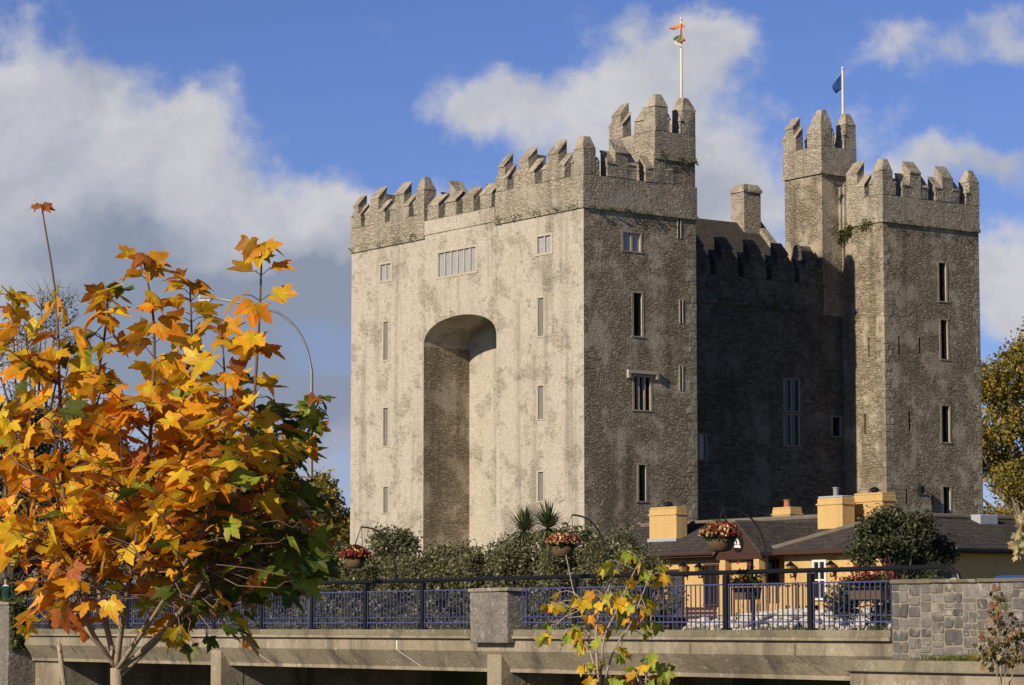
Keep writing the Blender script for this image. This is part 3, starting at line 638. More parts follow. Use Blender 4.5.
# ================================================================== BRIDGE
BRIDGE = empty('bridge', BR.w(0, 0, 0), BR.a)
tag(BRIDGE, 'pale concrete road bridge with a chamfered edge beam and thin piers', 'bridge')
S0, S1 = -23.0, 20.95; DW = 8.2
prof = [(.0, -.29), (.06, -.29), (.06, -.61), (.8, -1.04), (.8, -1.12), (DW - .8, -1.12), (DW - .8, -1.04), (DW, -.61), (DW, -.29)]
PX, PW = [], 1.0
MB().prism([(.0, -.30), (.05, -.31), (.05, -.61), (.37, -1.04), (.37, -1.13), (DW - .8, -1.13), (DW - .8, -1.04), (DW, -.61), (DW, -.30)], S0, S1, lambda a, b, d: (d, a, b)).build('deck', M['concrete'], BRIDGE)
MB().box(S0, S1, -.06, .34, -.296, -.225).build('coping', M['concrete'], BRIDGE)
MB().box(S0, S1, -.02, .3, -.22, -.075).jitter(.0).build('kerb', M['concrete_edge'], BRIDGE)
MB().box(S0, S1, .304, DW, -.296, -.11).build('roadway', M['tar'], BRIDGE)
for px in (250, 397, 130, 690, 60, 795, 560):
    q = BR.on_y(px, 645, .05)[0]; j = MB(); j.box(q - .035, q + .035, .038, .048, -.60, -.36); k = .7
    j.hexa([(q - .03, .046, -.612), (q + .03, .046, -.612), (q + .03, .06, -.60), (q - .03, .06, -.60), (q + k - .03, .364, -1.036), (q + k + .03, .364, -1.036), (q + k + .03, .38, -1.03), (q + k - .03, .38, -1.03)])
    j.build('expansion_joint', M['white_joint'] if px in (250, 397) else M['concrete_edge'], BRIDGE)
for px in (222, 501):
    s = BR.on_y(px, 670, .3)[0]; p = MB(); p.prism([(.09, -.70), (.30, -.66), (.85, -1.1), (.85, -5.4), (.09, -5.4)], s - .32, s + .32, lambda a, b, d: (d, a, b)); p.box(s - .31, s + .31, .853, DW - .85, -5.4, -1.14)
    p.build('pier', M['concrete'], BRIDGE, bevel=.02)
MB().box(S0 - .0, S0 + 2.2, .5, 9.5, -5.4, -1.135).build('abutment', M['concrete'], BRIDGE)
MB().box(S1 - .2, S1 + 1, .06, 9.5, -5.4, -1.135).build('abutment', M['concrete'], BRIDGE)
MB().box(S0, S1, 9.1, 9.5, -5.4, -.32).build('bank_wall', M['wallstone'], BRIDGE)
# moss tufts and grass blades in the joint behind the kerb
def blades(frame, parent_name, s0, s1, y0, y1, z, n, h, seed, label, dens=None):
    r = np.random.RandomState(seed); V = []; F = []; C = []
    s = r.uniform(s0, s1, n); keep = (np.sin(s * 1.9) + np.sin(s * .73 + 1) + r.normal(size=n) * .7) > -.2; s = s[keep]
    for q in s:
        p = frame.w(q, r.uniform(y0, y1), z); d = Vector((r.normal() * .4, r.normal() * .4, 1)) * h * r.uniform(.4, 1.2); w = Vector((r.normal(), r.normal(), 0)).normalized() * .012
        k = len(V); V += [p - w, p + w, p + d]; F.append((k, k + 1, k + 2)); C.append(np.array([(.14, .17, .03), (.2, .2, .05), (.09, .13, .02)][r.randint(3)]) * r.uniform(.7, 1.3))
    o = colour_mesh(parent_name, np.array(V), F, C, M['leaf']); tag(o, label, 'grass', kind='stuff'); return o
blades(BR, 'grass', S0, S1, .18, .3, -.08, 5200, .13, 8, 'short green grass growing along the railing foot on the bridge kerb')

# ---- blue railing (front) in two lengths, panels between stanchions
PIL0, PIL1 = BR.on_y(470, 600, -.2)[0], BR.on_y(507, 600, -.2)[0]
def blue_railing(stops, label):
    s0 = stops[0]; root = empty('blue_railing', BR.w(s0, .12, -.075), BR.a); tag(root, label, 'railing', 'blue bar railings on the bridge')
    for k in range(len(stops) - 1):
        p = MB(); a = stops[k] - s0 + .075; b = stops[k + 1] - s0 - .075
        p.box(a, b, -.016, .016, .985, 1.015); p.box(a, b, -.016, .016, .16, .19); p.box(a, b, .018, .03, .30, .325)
        m = max(2, int((b - a) / .165))
        for i in range(m + 1):
            x = a + .02 + (b - a - .04) * i / m; p.box(x - .011, x + .011, -.0115, .0115, .03, 1.0)
        p.build('bar_panel', M['blue'], root)
    return root
RY = .12
pl = [BR.on_y(x, 600, RY)[0] for x in (366, 423)]; dl = pl[1] - pl[0]
postsL = [pl[0] + dl * k for k in range(-9, 3)]; pr_ = [BR.on_y(x, 600, RY)[0] for x in (648, 726, 811)]; dr = (pr_[2] - pr_[0]) / 2
postsR = [pr_[0] + dr * k for k in (-2, -1, 0, 1, 2)]
mid_s = (PIL0 + PIL1) / 2
postsL = [q for q in postsL if -22.8 < q < PIL0 - .3]; postsR = [q for q in postsR if PIL1 + .2 < q < S1 - .4]
blue_railing([-22.9] + postsL + [PIL0 - .0], 'long blue bar railing left of the square stone pillar')
blue_railing([PIL1 + .12] + postsR + [S1 - .02], 'blue bar railing between the stone pillar and the rubble wall')
# ---- black guard rail: thick posts between the blue panels, round handrail above
def black_rail(posts, s0, s1, label):
    root = empty('guard_rail', BR.w(0, RY, -.075), BR.a); tag(root, label, 'railing', 'black guard rails on the bridge')
    for s in posts:
        p = MB(); p.box(s - .07, s + .07, -.06, .06, 0, 1.21); p.box(s - .11, s + .11, -.09, .09, 0, .04); p.build('post', M['black'], root, bevel=.012)
    MB().tube([(s0, 0, 1.265), (s1, 0, 1.265)], .052, 10).build('handrail', M['black'], root)
    return root
black_rail(postsL, -22.8, mid_s - .01, 'black guard rail with thick posts on the left half of the bridge')
gr = black_rail(postsR, mid_s + .01, 22.3, 'black guard rail with thick posts on the right half of the bridge')
MB().tube([(22.3, 0, 1.265), (22.6, 0, 1.24), (22.85, 0, 1.1), (22.9, 0, .95)], .052, 10).build('rail_end', M['black'], gr)

# ---- pillars, walls
def pillar(s0, s1, y0, y1, z0, z1, label, ivy=False, parent_mat='pillarstone'):
    c = BR.w((s0 + s1) / 2, (y0 + y1) / 2, z0); root = empty('stone_pillar', c, BR.a); tag(root, label, 'pillar')
    hs, hy = (s1 - s0) / 2, (y1 - y0) / 2
    MB().box(-hs, hs, -hy, hy, 0, z1 - z0 - .1).jitter(.012).build('shaft', M[parent_mat], root, bevel=.03)
    MB().box(-hs - .05, hs + .05, -hy - .05, hy + .05, z1 - z0 - .097, z1 - z0).jitter(.012).build('capstone', M['coping'], root, bevel=.02)
    return root
pillar(PIL0, PIL1, -.2, .42, -.42, BR.on_y(488, 588, -.2)[1], 'square grey stone pillar between the two blue railings')
sL = BR.on_y(8, 640, -.5)[0]
lp = pillar(sL - 3.2, sL, -.5, .5, -5.4, BR.on_y(4, 602, -.5)[1], 'ivy covered stone pillar at the far left end of the bridge')
r_ = np.random.RandomState(3); n_ = 1500
ivp = np.stack([sL + .02 + np.abs(r_.normal(size=n_)) * .07, r_.uniform(-.52, .55, n_), 0 * r_.uniform(size=n_)], 1)
zz = r_.uniform(0, 1, n_) ** .8; ivp[:, 2] = BR.on_y(4, 602, -.5)[1] + .06 - zz * 1.65; ivp[:, 1] += zz * .1
top_ = r_.uniform(size=n_) < .3; ivp[top_, 0] = sL - r_.uniform(0, 1.2, top_.sum()); ivp[top_, 2] = BR.on_y(4, 602, -.5)[1] + np.abs(r_.normal(size=top_.sum())) * .05; ivp[top_, 1] = r_.uniform(-.5, .5, top_.sum())
ivw = np.array([list(BR.w(*p)) for p in ivp]); V, F, C = leaf_quads(ivw, .11, pick(r_, n_, [(.09, .13, .03), (.05, .08, .02), (.18, .2, .06)]), r_, aspect=.8)
tag(colour_mesh('ivy', V, F, C, M['leaf']), 'green ivy hanging down the side of the leftmost stone pillar', 'ivy')

SW0 = BR.on_y(892, 620, -.03)[0]
zt = BR.on_y(960, 579, -.03)[1]
sw = empty('rubble_wall', BR.w(SW0, 0, -.9), BR.a); tag(sw, 'grey rubble stone wall with pale mortar at the right end of the railing', 'wall')
MB().box(0, 26, -.02, .42, 0, zt + .9 - .07).build('mortar_core', M['mortar'], sw)
def stone_facing(parent, x1, z1, y, seed):
    """roughly coursed stones of different sizes set in the mortar, one mesh"""
    r = random.Random(seed); V = []; F = []; C = []; z = .0
    def stone(xa, xb, za, zb):
        g = r.uniform(.003, .012); n = 12; cx, cz, hx, hz = (xa + xb) / 2, (za + zb) / 2, (xb - xa) / 2 - g, (zb - za) / 2 - g; e = r.uniform(5.0, 12.0); jit = [r.uniform(.88, 1.03) for _ in range(n)]; tl = r.uniform(-.2, .2); k = len(V); d = r.uniform(.008, .03)
        for ring, (sc_, dy) in enumerate(((1.0, .0), (.97, -.7 * d), (.86, -d))):
            for i in range(n):
                a = 2 * math.pi * (i + .5) / n; c, q = math.cos(a), math.sin(a); rr = (abs(c) ** e + abs(q) ** e) ** (-1 / e) * jit[i] * sc_
                V.append((cx + hx * c * rr + tl * hz * q * rr, y + dy, cz + hz * q * rr))
        col = np.array(r.choice([(.155, .142, .13), (.19, .175, .158), (.21, .193, .172), (.165, .152, .142), (.125, .115, .108), (.24, .215, .185), (.19, .165, .138)])) * r.uniform(.68, 1.05)
        for a in range(2):
            for i in range(n): F.append((k + a * n + i, k + a * n + (i + 1) % n, k + (a + 1) * n + (i + 1) % n, k + (a + 1) * n + i)); C.append(col)
        F.append(tuple(range(k + 2 * n, k + 3 * n))); C.append(col)
    def split(xa, xb, za, zb):
        w, h = xb - xa, zb - za
        if w > .62 or (w > .36 and w > h * 1.5 and r.random() < .6): c = xa + w * r.uniform(.38, .62); split(xa, c, za, zb); split(c, xb, za, zb)
        elif h > .38 or (h > .25 and r.random() < .5): c = za + h * r.uniform(.38, .62); split(xa, xb, za, c); split(xa, xb, c, zb)
        else: stone(xa, xb, za, zb)
    x = 0
    while x < x1: w = r.uniform(1.0, 1.9); split(x, min(x + w, x1), 0, z1); x += w
    return colour_mesh('wall_face', np.array(V), F, C, M['facing'], parent)
stone_facing(sw, 26, zt + .9 - .07, -.021, 5)
cpm = MB(); x = 0.0
while x < 26:
    w_ = rnd.uniform(.7, 1.5); h_ = rnd.uniform(.05, .085); cpm.box(x, x + w_ - .015, -.09, .48, zt + .9 - .067, zt + .9 - .067 + h_); x += w_
cpm.jitter(.012).build('coping', M['concrete_edge'], sw, bevel=.01)
lw0 = BR.on_y(845, 670, -1.7)[0]; lzt = BR.on_y(950, 661, -1.7)[1]
lw = empty('low_wall', BR.w(lw0, 0, -5.4), BR.a); tag(lw, 'low concrete river wall with a mossy coping below the rubble wall', 'wall')
MB().box(.06, 26, -1.62, -1.32, 0, lzt + 5.4 - .24).build('wall_face', M['concrete'], lw)
MB().box(0, 26, -1.72, -1.28, lzt + 5.4 - .237, lzt + 5.4).jitter(.012).build('coping', M['concrete_edge'], lw, bevel=.025)
blades(BR, 'grass', lw0 + .5, 30, -1.27, -.1, -.66, 9000, .12, 9, 'mossy green grass strip between the low wall and the rubble wall')

# ================================================================== person at the far left of the bridge
def person():
    p = BR.w(sL - .55, 2.2, -.1); px_ = at(6, 590, p.y); root = empty('person', (px_.x, p.y, -.1), R(0))
    tag(root, 'person in a dark green jacket standing behind the ivy covered pillar', 'person')
    J = [(0, 0, .95, .14, .11), (0, 0, 1.12, .14, .10), (0, 0, 1.3, .17, .11), (0, 0, 1.43, .12, .08), (0, .0, 1.52, .05, .05), (0, -.01, 1.6, .075, .09), (0, -.01, 1.68, .078, .095), (0, -.0, 1.75, .05, .06),
         (-.19, 0, 1.40, .06, .06), (-.25, .02, 1.15, .048, .048), (-.22, -.12, .95, .035, .035), (-.2, -.2, .88, .035, .025),
         (.19, 0, 1.40, .06, .06), (.25, .02, 1.15, .048, .048), (.22, -.12, .95, .035, .035), (.2, -.2, .88, .035, .025),
         (-.1, 0, .85, .09, .09), (-.11, -.01, .48, .06, .06), (-.11, .02, .09, .042, .045), (-.12, -.14, .04, .04, .03),
         (.1, 0, .85, .09, .09), (.11, -.01, .48, .06, .06), (.11, .02, .09, .042, .045), (.12, -.14, .04, .04, .03)]
    E_ = [(0, 1), (1, 2), (2, 3), (3, 4), (4, 5), (5, 6), (6, 7), (3, 8), (8, 9), (9, 10), (10, 11), (3, 12), (12, 13), (13, 14), (14, 15), (0, 16), (16, 17), (17, 18), (18, 19), (0, 20), (20, 21), (21, 22), (22, 23)]
    me = bpy.data.meshes.new('body'); me.from_pydata([j[:3] for j in J], E_, []); o = bpy.data.objects.new('body', me); COL.objects.link(o); o.parent = root
    k = o.modifiers.new('skin', 'SKIN')
    for i, j in enumerate(J): me.skin_vertices[0].data[i].radius = (j[3], j[4])
    me.skin_vertices[0].data[0].use_root = True
    s = o.modifiers.new('sub', 'SUBSURF'); s.levels = 2; s.render_levels = 2
    m, t, b = mat('clothes_and_skin'); tc = t.node('ShaderNodeTexCoord'); sp = t.node('ShaderNodeSeparateXYZ'); t.l.new(tc.outputs['Object'], sp.inputs[0])
    z = sp.outputs[2]; c = t.mix(t.math('GREATER_THAN', z, .9), (.02, .022, .035), (.012, .045, .03)); c = t.mix(t.math('GREATER_THAN', z, 1.47), c, (.7, .68, .62)); c = t.mix(t.math('GREATER_THAN', z, 1.51), c, (.5, .3, .22))
    t.l.new(c, b.inputs['Base Color']); me.materials.append(m)
    hb = MB(); n = 14; hb.lathe([(.055, 1.62), (.098, 1.66), (.105, 1.72), (.085, 1.78), (.03, 1.805)], 0, .015, n); h = hb.build('hair', plain('dark_hair', (.025, .018, .012), .6), root, smooth=True)
    f = MB(); f.box(-.012, .012, -.125, -.09, 1.60, 1.645); f.build('nose', plain('skin', (.5, .3, .22), .6), root, bevel=.008)
    for sx in (-1, 1): MB().lathe([(.002, 1.645), (.011, 1.655), (.002, 1.665)], sx * .034, -.1, 8).build('eye', M['black'], root)
person()

# ================================================================== COTTAGE
COT = empty('cottage', CO.w(0, 0, -.3), CO.a); tag(COT, 'long low yellow cottage with dark slate roof and broad chimneys below the castle', 'cottage')
H = .3
def gable_roof(parent, x0, x1, y0, y1, ze, zr, mt='slate', over=.35):
    ym = (y0 + y1) / 2; k = (zr - ze) / (ym - y0); a = y0 - over; b = y1 + over; za = ze - over * k; t = .10
    return MB().prism([(a, za + t), (ym, zr + t), (b, za + t), (b, za), (ym, zr), (a, za)], x0, x1, lambda p, q, d: (d, p, q)).build('roof', M[mt], parent)
M['ridge'] = plain('ridge_tile', (.17, .14, .11), .9, vary=.35, scale=3)
# main range
wa = MB(); wa.box(-6.5, 5.3, 0, 5, 0, 2.50 + H); wa.prism([(0, 2.503 + H), (2.5, 3.50 + H), (5, 2.503 + H)], -6.5, 5.3, lambda p, q, d: (d, p, q)); wa.build('wall', M['yellow'], COT)
ro = gable_roof(COT, -6.8, 5.3, 0, 5, 2.52 + H, 3.52 + H)
MB().tube([(-6.8, 2.5, 3.65 + H), (5.3, 2.5, 3.65 + H)], .09, 8).build('ridge_tiles', M['ridge'], ro)
MB().box(-6.8, 5.2, -.42, -.37, 2.32 + H, 2.44 + H).build('fascia', M['brown'], COT); MB().tube([(-6.8, -.46, 2.42 + H), (3, -.46, 2.42 + H)], .05, 8).build('gutter', M['brown'], COT)
# cross range at the right with a hipped front
B0_, B1_, BY0, BY1, BE, BZ = 5.45, 10.2, -.8, 15.0, 2.56 + H, 3.5 + H
MB().box(B0_, B1_, BY0, BY1, 0, BE).build('wall', M['yellow'], COT)
xm = (B0_ + B1_) / 2; ov = .4; a0, a1, c0, c1 = B0_ - ov, B1_ + ov, BY0 - ov, BY1 + ov; z0 = BE - .15
hip = MB().add([(a0, c0, z0), (a1, c0, z0), (a1, c1, z0), (a0, c1, z0), (xm, c0 + 2.9, BZ), (xm, c1 - 2.9, BZ)], [(0, 1, 4), (1, 2, 5, 4), (2, 3, 5), (3, 0, 4, 5), (3, 2, 1, 0)]).build('roof', M['slate'], COT)
MB().tube([(a0, c0, z0 + .03), (xm, c0 + 2.9, BZ + .05), (xm, c1 - 2.9, BZ + .05)], .09, 8).build('ridge_tiles', M['ridge'], hip)
MB().tube([(a1, c0, z0 + .03), (xm, c0 + 2.9, BZ + .05)], .08, 8).build('ridge_tiles', M['ridge'], hip)
fa = MB(); fa.box(a0, a1, c0 - .02, c0 + .03, z0 - .13, z0 - .003); fa.box(a1 - .03, a1 + .02, c0 + .033, c1, z0 - .13, z0 - .003); fa.build('fascia', M['brown'], COT)
MB().tube([(a1 + .07, c0, z0 - .05), (a1 + .07, c1, z0 - .05)], .07, 8).build('gutter', M['black'], COT)
# chimneys
def chimney(px0, px1, pyt, y, zb, cap='yellow', pot=None, d=.9):
    s0, zt_ = CO.on_y(px0, pyt, y); s1, zt2 = CO.on_y(px1, pyt, y); zt_ = (zt_ + zt2) / 2 + H
    ck = MB().box(s0, s1, y, y + d, zb + H, zt_).build('chimney', M['yellow'], COT, bevel=.03)
    MB().box(s0 - .03, s1 + .03, y - .03, y + d + .03, zt_ - .22, zt_ - .17).build('band', M['yellow'], ck)
    MB().box(s0 + .02, s1 - .02, y + .02, y + d - .02, zt_ + .003, zt_ + .07).build('cap', M['lead'] if cap == 'lead' else M['yellow'], ck, bevel=.02)
    MB().box(s0 - .05, s1 + .05, y - .05, y - .004, zb + .35 + H, zb + .62 + H).build('flashing', M['lead'], ck)
    sm = (s0 + s1) / 2
    if pot == 'flue': MB().lathe([(.09, zt_), (.09, zt_ + .32), (.11, zt_ + .32), (.11, zt_ + .36)], sm, y + d / 2, 12).build('flue', M['iron'], ck)
    if pot == 'clay': MB().lathe([(.14, zt_), (.11, zt_ + .3), (.14, zt_ + .33), (.14, zt_ + .36)], sm, y + d / 2, 12).build('pot', M['clay'], ck)
    if pot == 'cowl': MB().lathe([(.1, zt_), (.1, zt_ + .12), (.17, zt_ + .13), (.17, zt_ + .2), (.05, zt_ + .27)], sm, y + d / 2, 12).build('cowl', M['black'], ck)
chimney(649, 676, 509, .9, 2.45, pot='cowl', d=.5); chimney(817, 842, 498, 1.4, 2.5, 'lead', 'flue', d=.55); chimney(853, 882, 495, 2.4, 2.6, pot='cowl', d=.6)
# rear range with a small chimney
MB().box(-4, 5.4, 8.0, 12, 0, 2.5 + H).build('wall', M['yellow'], COT); gable_roof(COT, -4.2, 5.4, 8, 12, 2.5 + H, 3.75 + H)
chimney(772, 790, 509, 9.2, 2.8, pot='clay', d=.6)
# porch with a brown gable and a round badge
PS0, PS1, PY = 3.15, 5.15, -1.6; pm = (PS0 + PS1) / 2
PE, PZ = 2.58 + H, 3.32 + H
MB().prism([(PS0 - .25, PE - .2), (pm, PZ + .1), (PS1 + .25, PE - .2), (PS1 + .25, PE - .32), (pm, PZ - .02), (PS0 - .25, PE - .32)], PY - .15, 1.6, lambda p, q, d: (p, d, q)).build('porch_roof', M['slate'], COT)
MB().prism([(PS0 - .12, PE - .25), (pm, PZ - .06), (PS1 + .12, PE - .25)], PY - .05, PY + .05, lambda p, q, d: (p, d, q)).build('porch_gable', M['brown'], COT)
MB().box(PS0 - .2, PS1 + .2, PY - .04, PY + .1, PE - .42, PE - .256).build('porch_beam', M['brown'], COT)
for s in (PS0 + .12, PS1 - .12): MB().box(s - .14, s + .14, PY - .03, PY + .25, 0, PE - .424).build('porch_post', M['yellow'], COT, bevel=.02)
bd = MB(); bd.prism([(pm + .27 * math.cos(a * math.pi / 12), PE + .08 + .27 * math.sin(a * math.pi / 12)) for a in range(24)], PY - .09, PY - .053, lambda p, q, d: (p, d, q)); bdo = bd.build('round_badge', M['black'], COT)
bm_ = MB()
for poly_ in ([(-.17, -.12), (.19, -.14), (.14, -.05), (-.12, -.03)], [(-.02, -.02), (.13, -.03), (.08, .10), (.0, .17), (-.05, .14), (.02, .06)], [(-.14, -.01), (-.06, -.01), (-.09, .13)]):
    bm_.prism([(pm + a, PE + .08 + b) for a, b in poly_], PY - .105, PY - .093, lambda p, q, d: (p, d, q))
bm_.build('white_emblem', M['whitepaint'], bdo)
# doors and windows: px boxes on the wall plane
def cot_win(px, y, kind='window'):
    x0, y0, x1, y1 = px; s0 = CO.on_y(x0, (y0 + y1) / 2, y)[0]; s1 = CO.on_y(x1, (y0 + y1) / 2, y)[0]; z1 = CO.on_y((x0 + x1) / 2, y0, y)[1] + H; z0 = CO.on_y((x0 + x1) / 2, y1, y)[1] + H
    if kind == 'door':
        d = MB().box(s0, s1, y - .03, y - .004, 0.02, z1).build('door', M['door'], COT); f = MB(); f.box(s0 - .09, s0, y - .06, y - .003, 0.02, z1 + .09); f.box(s1, s1 + .09, y - .06, y - .003, .02, z1 + .09); f.box(s0, s1, y - .06, y - .003, z1 + .002, z1 + .09); f.build('frame', M['brown'], d)
        MB().box(s1 - .16, s1 - .1, y - .07, y - .032, 1.0, 1.12).build('handle', M['iron'], d); return
    w = MB().box(s0, s1, y - .02, y - .004, z0, z1).build('window', M['glass_dark'], COT); f = MB(); t = .07
    for A in ((s0 - t, s0 + .02), (s1 - .02, s1 + t), ((s0 + s1) / 2 - .03, (s0 + s1) / 2 + .03)): f.box(A[0], A[1], y - .06, y - .022, z0, z1)
    f.box(s0 - t, s1 + t, y - .06, y - .003, z1, z1 + t); f.box(s0 - t, s1 + t, y - .08, y - .003, z0 - t, z0); f.box(s0, s1, y - .055, y - .024, (z0 + z1) / 2 - .025, (z0 + z1) / 2 + .025)
    f.build('frame', M['brown'] if px[0] < 800 else M['whitepaint'], w)
cot_win((671, 572, 683, 604), 0, 'door'); cot_win((706, 566, 718, 604), 0); cot_win((750, 563, 757, 604), 0, 'door'); cot_win((770, 562, 778, 600), 0); cot_win((815, 562, 826, 598), BY0)
def lantern(px, py, y):
    s, z = CO.on_y(px, py, y); z += H; m = MB(); m.tube([(s, y, z - .25), (s, y - .22, z - .3), (s, y - .22, z - .2)], .025, 6)
    l = m.build('lantern', M['black'], COT); MB().taper(s - .07, s + .07, y - .29, y - .15, z - .16, z + .06, 1.5).build('glass', M['lampglass'], l); MB().taper(s - .13, s + .13, y - .35, y - .09, z + .064, z + .2, .15).build('hood', M['black'], l)
M['lampglass'] = plain('amber_lamp_glass', (.35, .22, .07), .25, vary=.3)
for q in ((688, 568, 0), (704, 569, 0), (796, 568, BY0), (836, 567, BY0)): lantern(*q)
# roof lights on the right range and a vent
x_ = (a0 + a1) / 2 + .15
for yy, w_, mt in ((5.0, .8, 'lead'), (7.2, 1.3, 'whitepaint')): MB().box(xm - .5, xm + .5, yy, yy + w_, BZ - .22, BZ + .12).build('roof_light', M[mt], COT, bevel=.03)
MB().box(xm + .2, xm + .8, 10.4, 11.2, BZ - .4, BZ + .3).build('vent', M['whitepaint'], COT, bevel=.02)
cot_small = MB().box(B1_ + .004, B1_ + .03, 1.0, 2.0, 1.3 + H, 1.85 + H).build('window', M['glass_dark'], COT); MB().box(B1_ + .003, B1_ + .06, .93, 1.0, 1.25 + H, 1.9 + H).build('frame', M['brown'], cot_small)

# ---- forecourt: white stone rockery, benches, picket fence
def rockery():
    q0 = CO.on_y(690, 610, -9.0)[0]; q1 = CO.on_y(905, 610, -9.0)[0]; root = empty('white_stone_wall', CO.w(0, -9.0, -.3), CO.a); tag(root, 'low wall of white fieldstones behind the railing before the cottage', 'wall')
    r = random.Random(5); mb = MB()
    for k in range(420):
        s = r.uniform(q0, q1); z = r.uniform(0, .62) * min(1, .5 + 1.2 * (s - q0) / (q1 - q0)); y = r.uniform(-.3, .3) * (1.1 - z); q = r.uniform(.09, .19); n = 7
        rings = [(q * .55, -q * .6), (q, -q * .1), (q * .8, q * .4), (q * .25, q * .65)]
        vs = [(s + rr * 1.25 * math.cos(2 * math.pi * j / n + k) * r.uniform(.85, 1.15), y + rr * math.sin(2 * math.pi * j / n + k) * r.uniform(.85, 1.15), z + dz + .08) for rr, dz in rings for j in range(n)]
        fs = [(i * n + j, i * n + (j + 1) % n, (i + 1) * n + (j + 1) % n, (i + 1) * n + j) for i in range(3) for j in range(n)] + [tuple(range(n - 1, -1, -1)), tuple(range(3 * n, 4 * n))]
        mb.add(vs, fs)
    mb.build('stones', M['fieldstone'], root, smooth=False); MB().box(q0, q1, .0, .2, 0, .35).build('core', M['ground'], root)
M['fieldstone'] = plain('white_fieldstone', (.50, .46, .39), .9, vary=.6, scale=3.5, bump=.5)
rockery()
def stone_heap():
    c = BR.w(BR.on_y(955, 575, 2.0)[0], 2.0, -.3); root = empty('stone_heap', c, BR.a); tag(root, 'heap of pale rubble stones showing above the grey rubble wall', 'heap'); r = random.Random(9); mb = MB()
    for k in range(170):
        a = r.uniform(0, 6.28); q = r.uniform(0, 1); rad = 2.1 * (1 - q) * math.sqrt(r.uniform(0, 1)); z = q * 1.25; d = r.uniform(.08, .17); n = 6
        cx, cy = rad * math.cos(a) * 1.2, rad * math.sin(a) * .5
        vs = [(cx + rr * d * math.cos(6.283 * j / n + k) * r.uniform(.8, 1.2), cy + rr * d * math.sin(6.283 * j / n + k) * r.uniform(.8, 1.2), z + dz * d) for rr, dz in ((.6, -.7), (1.1, -.1), (.8, .5), (.2, .7)) for j in range(n)]
        fs = [(i * n + j, i * n + (j + 1) % n, (i + 1) * n + (j + 1) % n, (i + 1) * n + j) for i in range(3) for j in range(n)] + [tuple(range(n - 1, -1, -1)), tuple(range(3 * n, 4 * n))]
        mb.add(vs, fs)
    mb.build('stones', M['fieldstone'], root)
    MB().taper(-1.9, 1.9, -.8, .8, 0, 1.1, .2).build('core', M['fieldstone'], root)
stone_heap()
def picket(s0, s1, y, label):
    root = empty('picket_fence', CO.w(s0, y, -.3), CO.a); tag(root, label, 'fence'); m = MB(); n = int((s1 - s0) / .16)
    for i in range(n): m.box(i * .16, i * .16 + .07, -.012, .012, .35, 1.55)
    m.build('pickets', M['yellow'], root); r = MB(); r.box(0, n * .16, .014, .05, .5, .58); r.box(0, n * .16, .014, .05, 1.5, 1.58); r.build('rail', M['brown'], root)
    for k in range(0, n + 1, 10): MB().box(k * .16 - .06, k * .16 + .06, .052, .17, 0, 1.65).build('post', M['brown'], root)
picket(5.4, 9.3, -3.0, 'cream picket fence in front of the cottage porch')
def bench():
    root = empty('bench', (0, 0, 0)); m = MB()
    for k in range(4): m.box(-.85, .85, -.24 + k * .125, -.13 + k * .125, .42, .46)
    m.build('seat', M['brown'], root); m = MB()
    for k in range(3): m.box(-.85, .85, .27, .31, .55 + k * .14, .66 + k * .14)
    m.build('backrest', M['brown'], root)
    for sx in (-.75, .75):
        for yy in (-.2, .28): MB().box(sx - .035, sx + .035, yy - .03, yy + .03, 0, .418 if yy < 0 else .96).build('leg', M['brown'], root)
    return root
b0 = bench()
for i, (s, lab) in enumerate(((-1.5, 'brown slatted bench nearest the left door of the yellow cottage'), (.9, 'brown slatted bench between the cottage door and its porch'), (7.4, 'brown slatted bench by the white framed cottage window'))):
    b = b0 if i == 0 else copy_tree(b0); b.location = CO.w(s, -1.0 if i < 2 else -2.0, -.3); b.rotation_euler = (0, 0, CO.a); tag(b, lab, 'bench', 'brown benches in front of the cottage')

# ---- blue car
def car():
    p = at(1008, 580, 70.0); root = empty('parked_car', (p.x + .35, 70.0, -.3), BR.a); tag(root, 'dark blue car parked behind the rubble wall, only its roof showing', 'car')
    side = [(-2.1, .35), (-2.1, .75), (-1.95, .92), (-1.2, 1.0), (-.65, 1.05), (1.75, 1.05), (2.05, .95), (2.1, .4)]
    MB().prism(side, -.83, .83, lambda a, b, d: (a, d, b)).build('body', M['carblue'], root, bevel=.06)
    c = MB(); c.hexa([(-1.1, -.78, 1.03), (1.8, -.78, 1.03), (1.8, .78, 1.03), (-1.1, .78, 1.03), (-.45, -.62, 1.45), (1.45, -.62, 1.45), (1.45, .62, 1.45), (-.45, .62, 1.45)]); cab = c.build('cabin', M['glass_dark'], root, bevel=.04)
    MB().taper(-.5, 1.5, -.66, .66, 1.43, 1.56, .85).build('roof', M['carblue'], root, bevel=.05)
    for (x0, xt) in ((-1.12, -.5), (.45, .5), (1.82, 1.48)):
        for sy in (-1, 1): MB().tube([(x0, sy * .79, 1.04), (xt, sy * .64, 1.47)], .04, 6).build('pillar', M['carblue'], root)
    for x in (-1.3, 1.3):
        for sy in (-1, 1):
            w = empty('wheel'); bpy.data.objects.remove(w)
            m = MB(); m.lathe([(.22, -.1), (.31, -.09), (.32, 0), (.31, .09), (.22, .1)], 0, 0, 20); o = m.build('wheel', M['rubber'], root); o.rotation_euler = (R(90), 0, 0); o.location = (x, sy * .76, .32)
            h = MB().lathe([(.2, -.105), (.21, .105)], 0, 0, 16).build('rim', M['iron'], o)
    for sy in (-.6, .6): MB().box(-2.13, -2.06, sy - .18, sy + .18, .68, .84).build('headlight', M['whitepaint'], root, bevel=.02)
car()

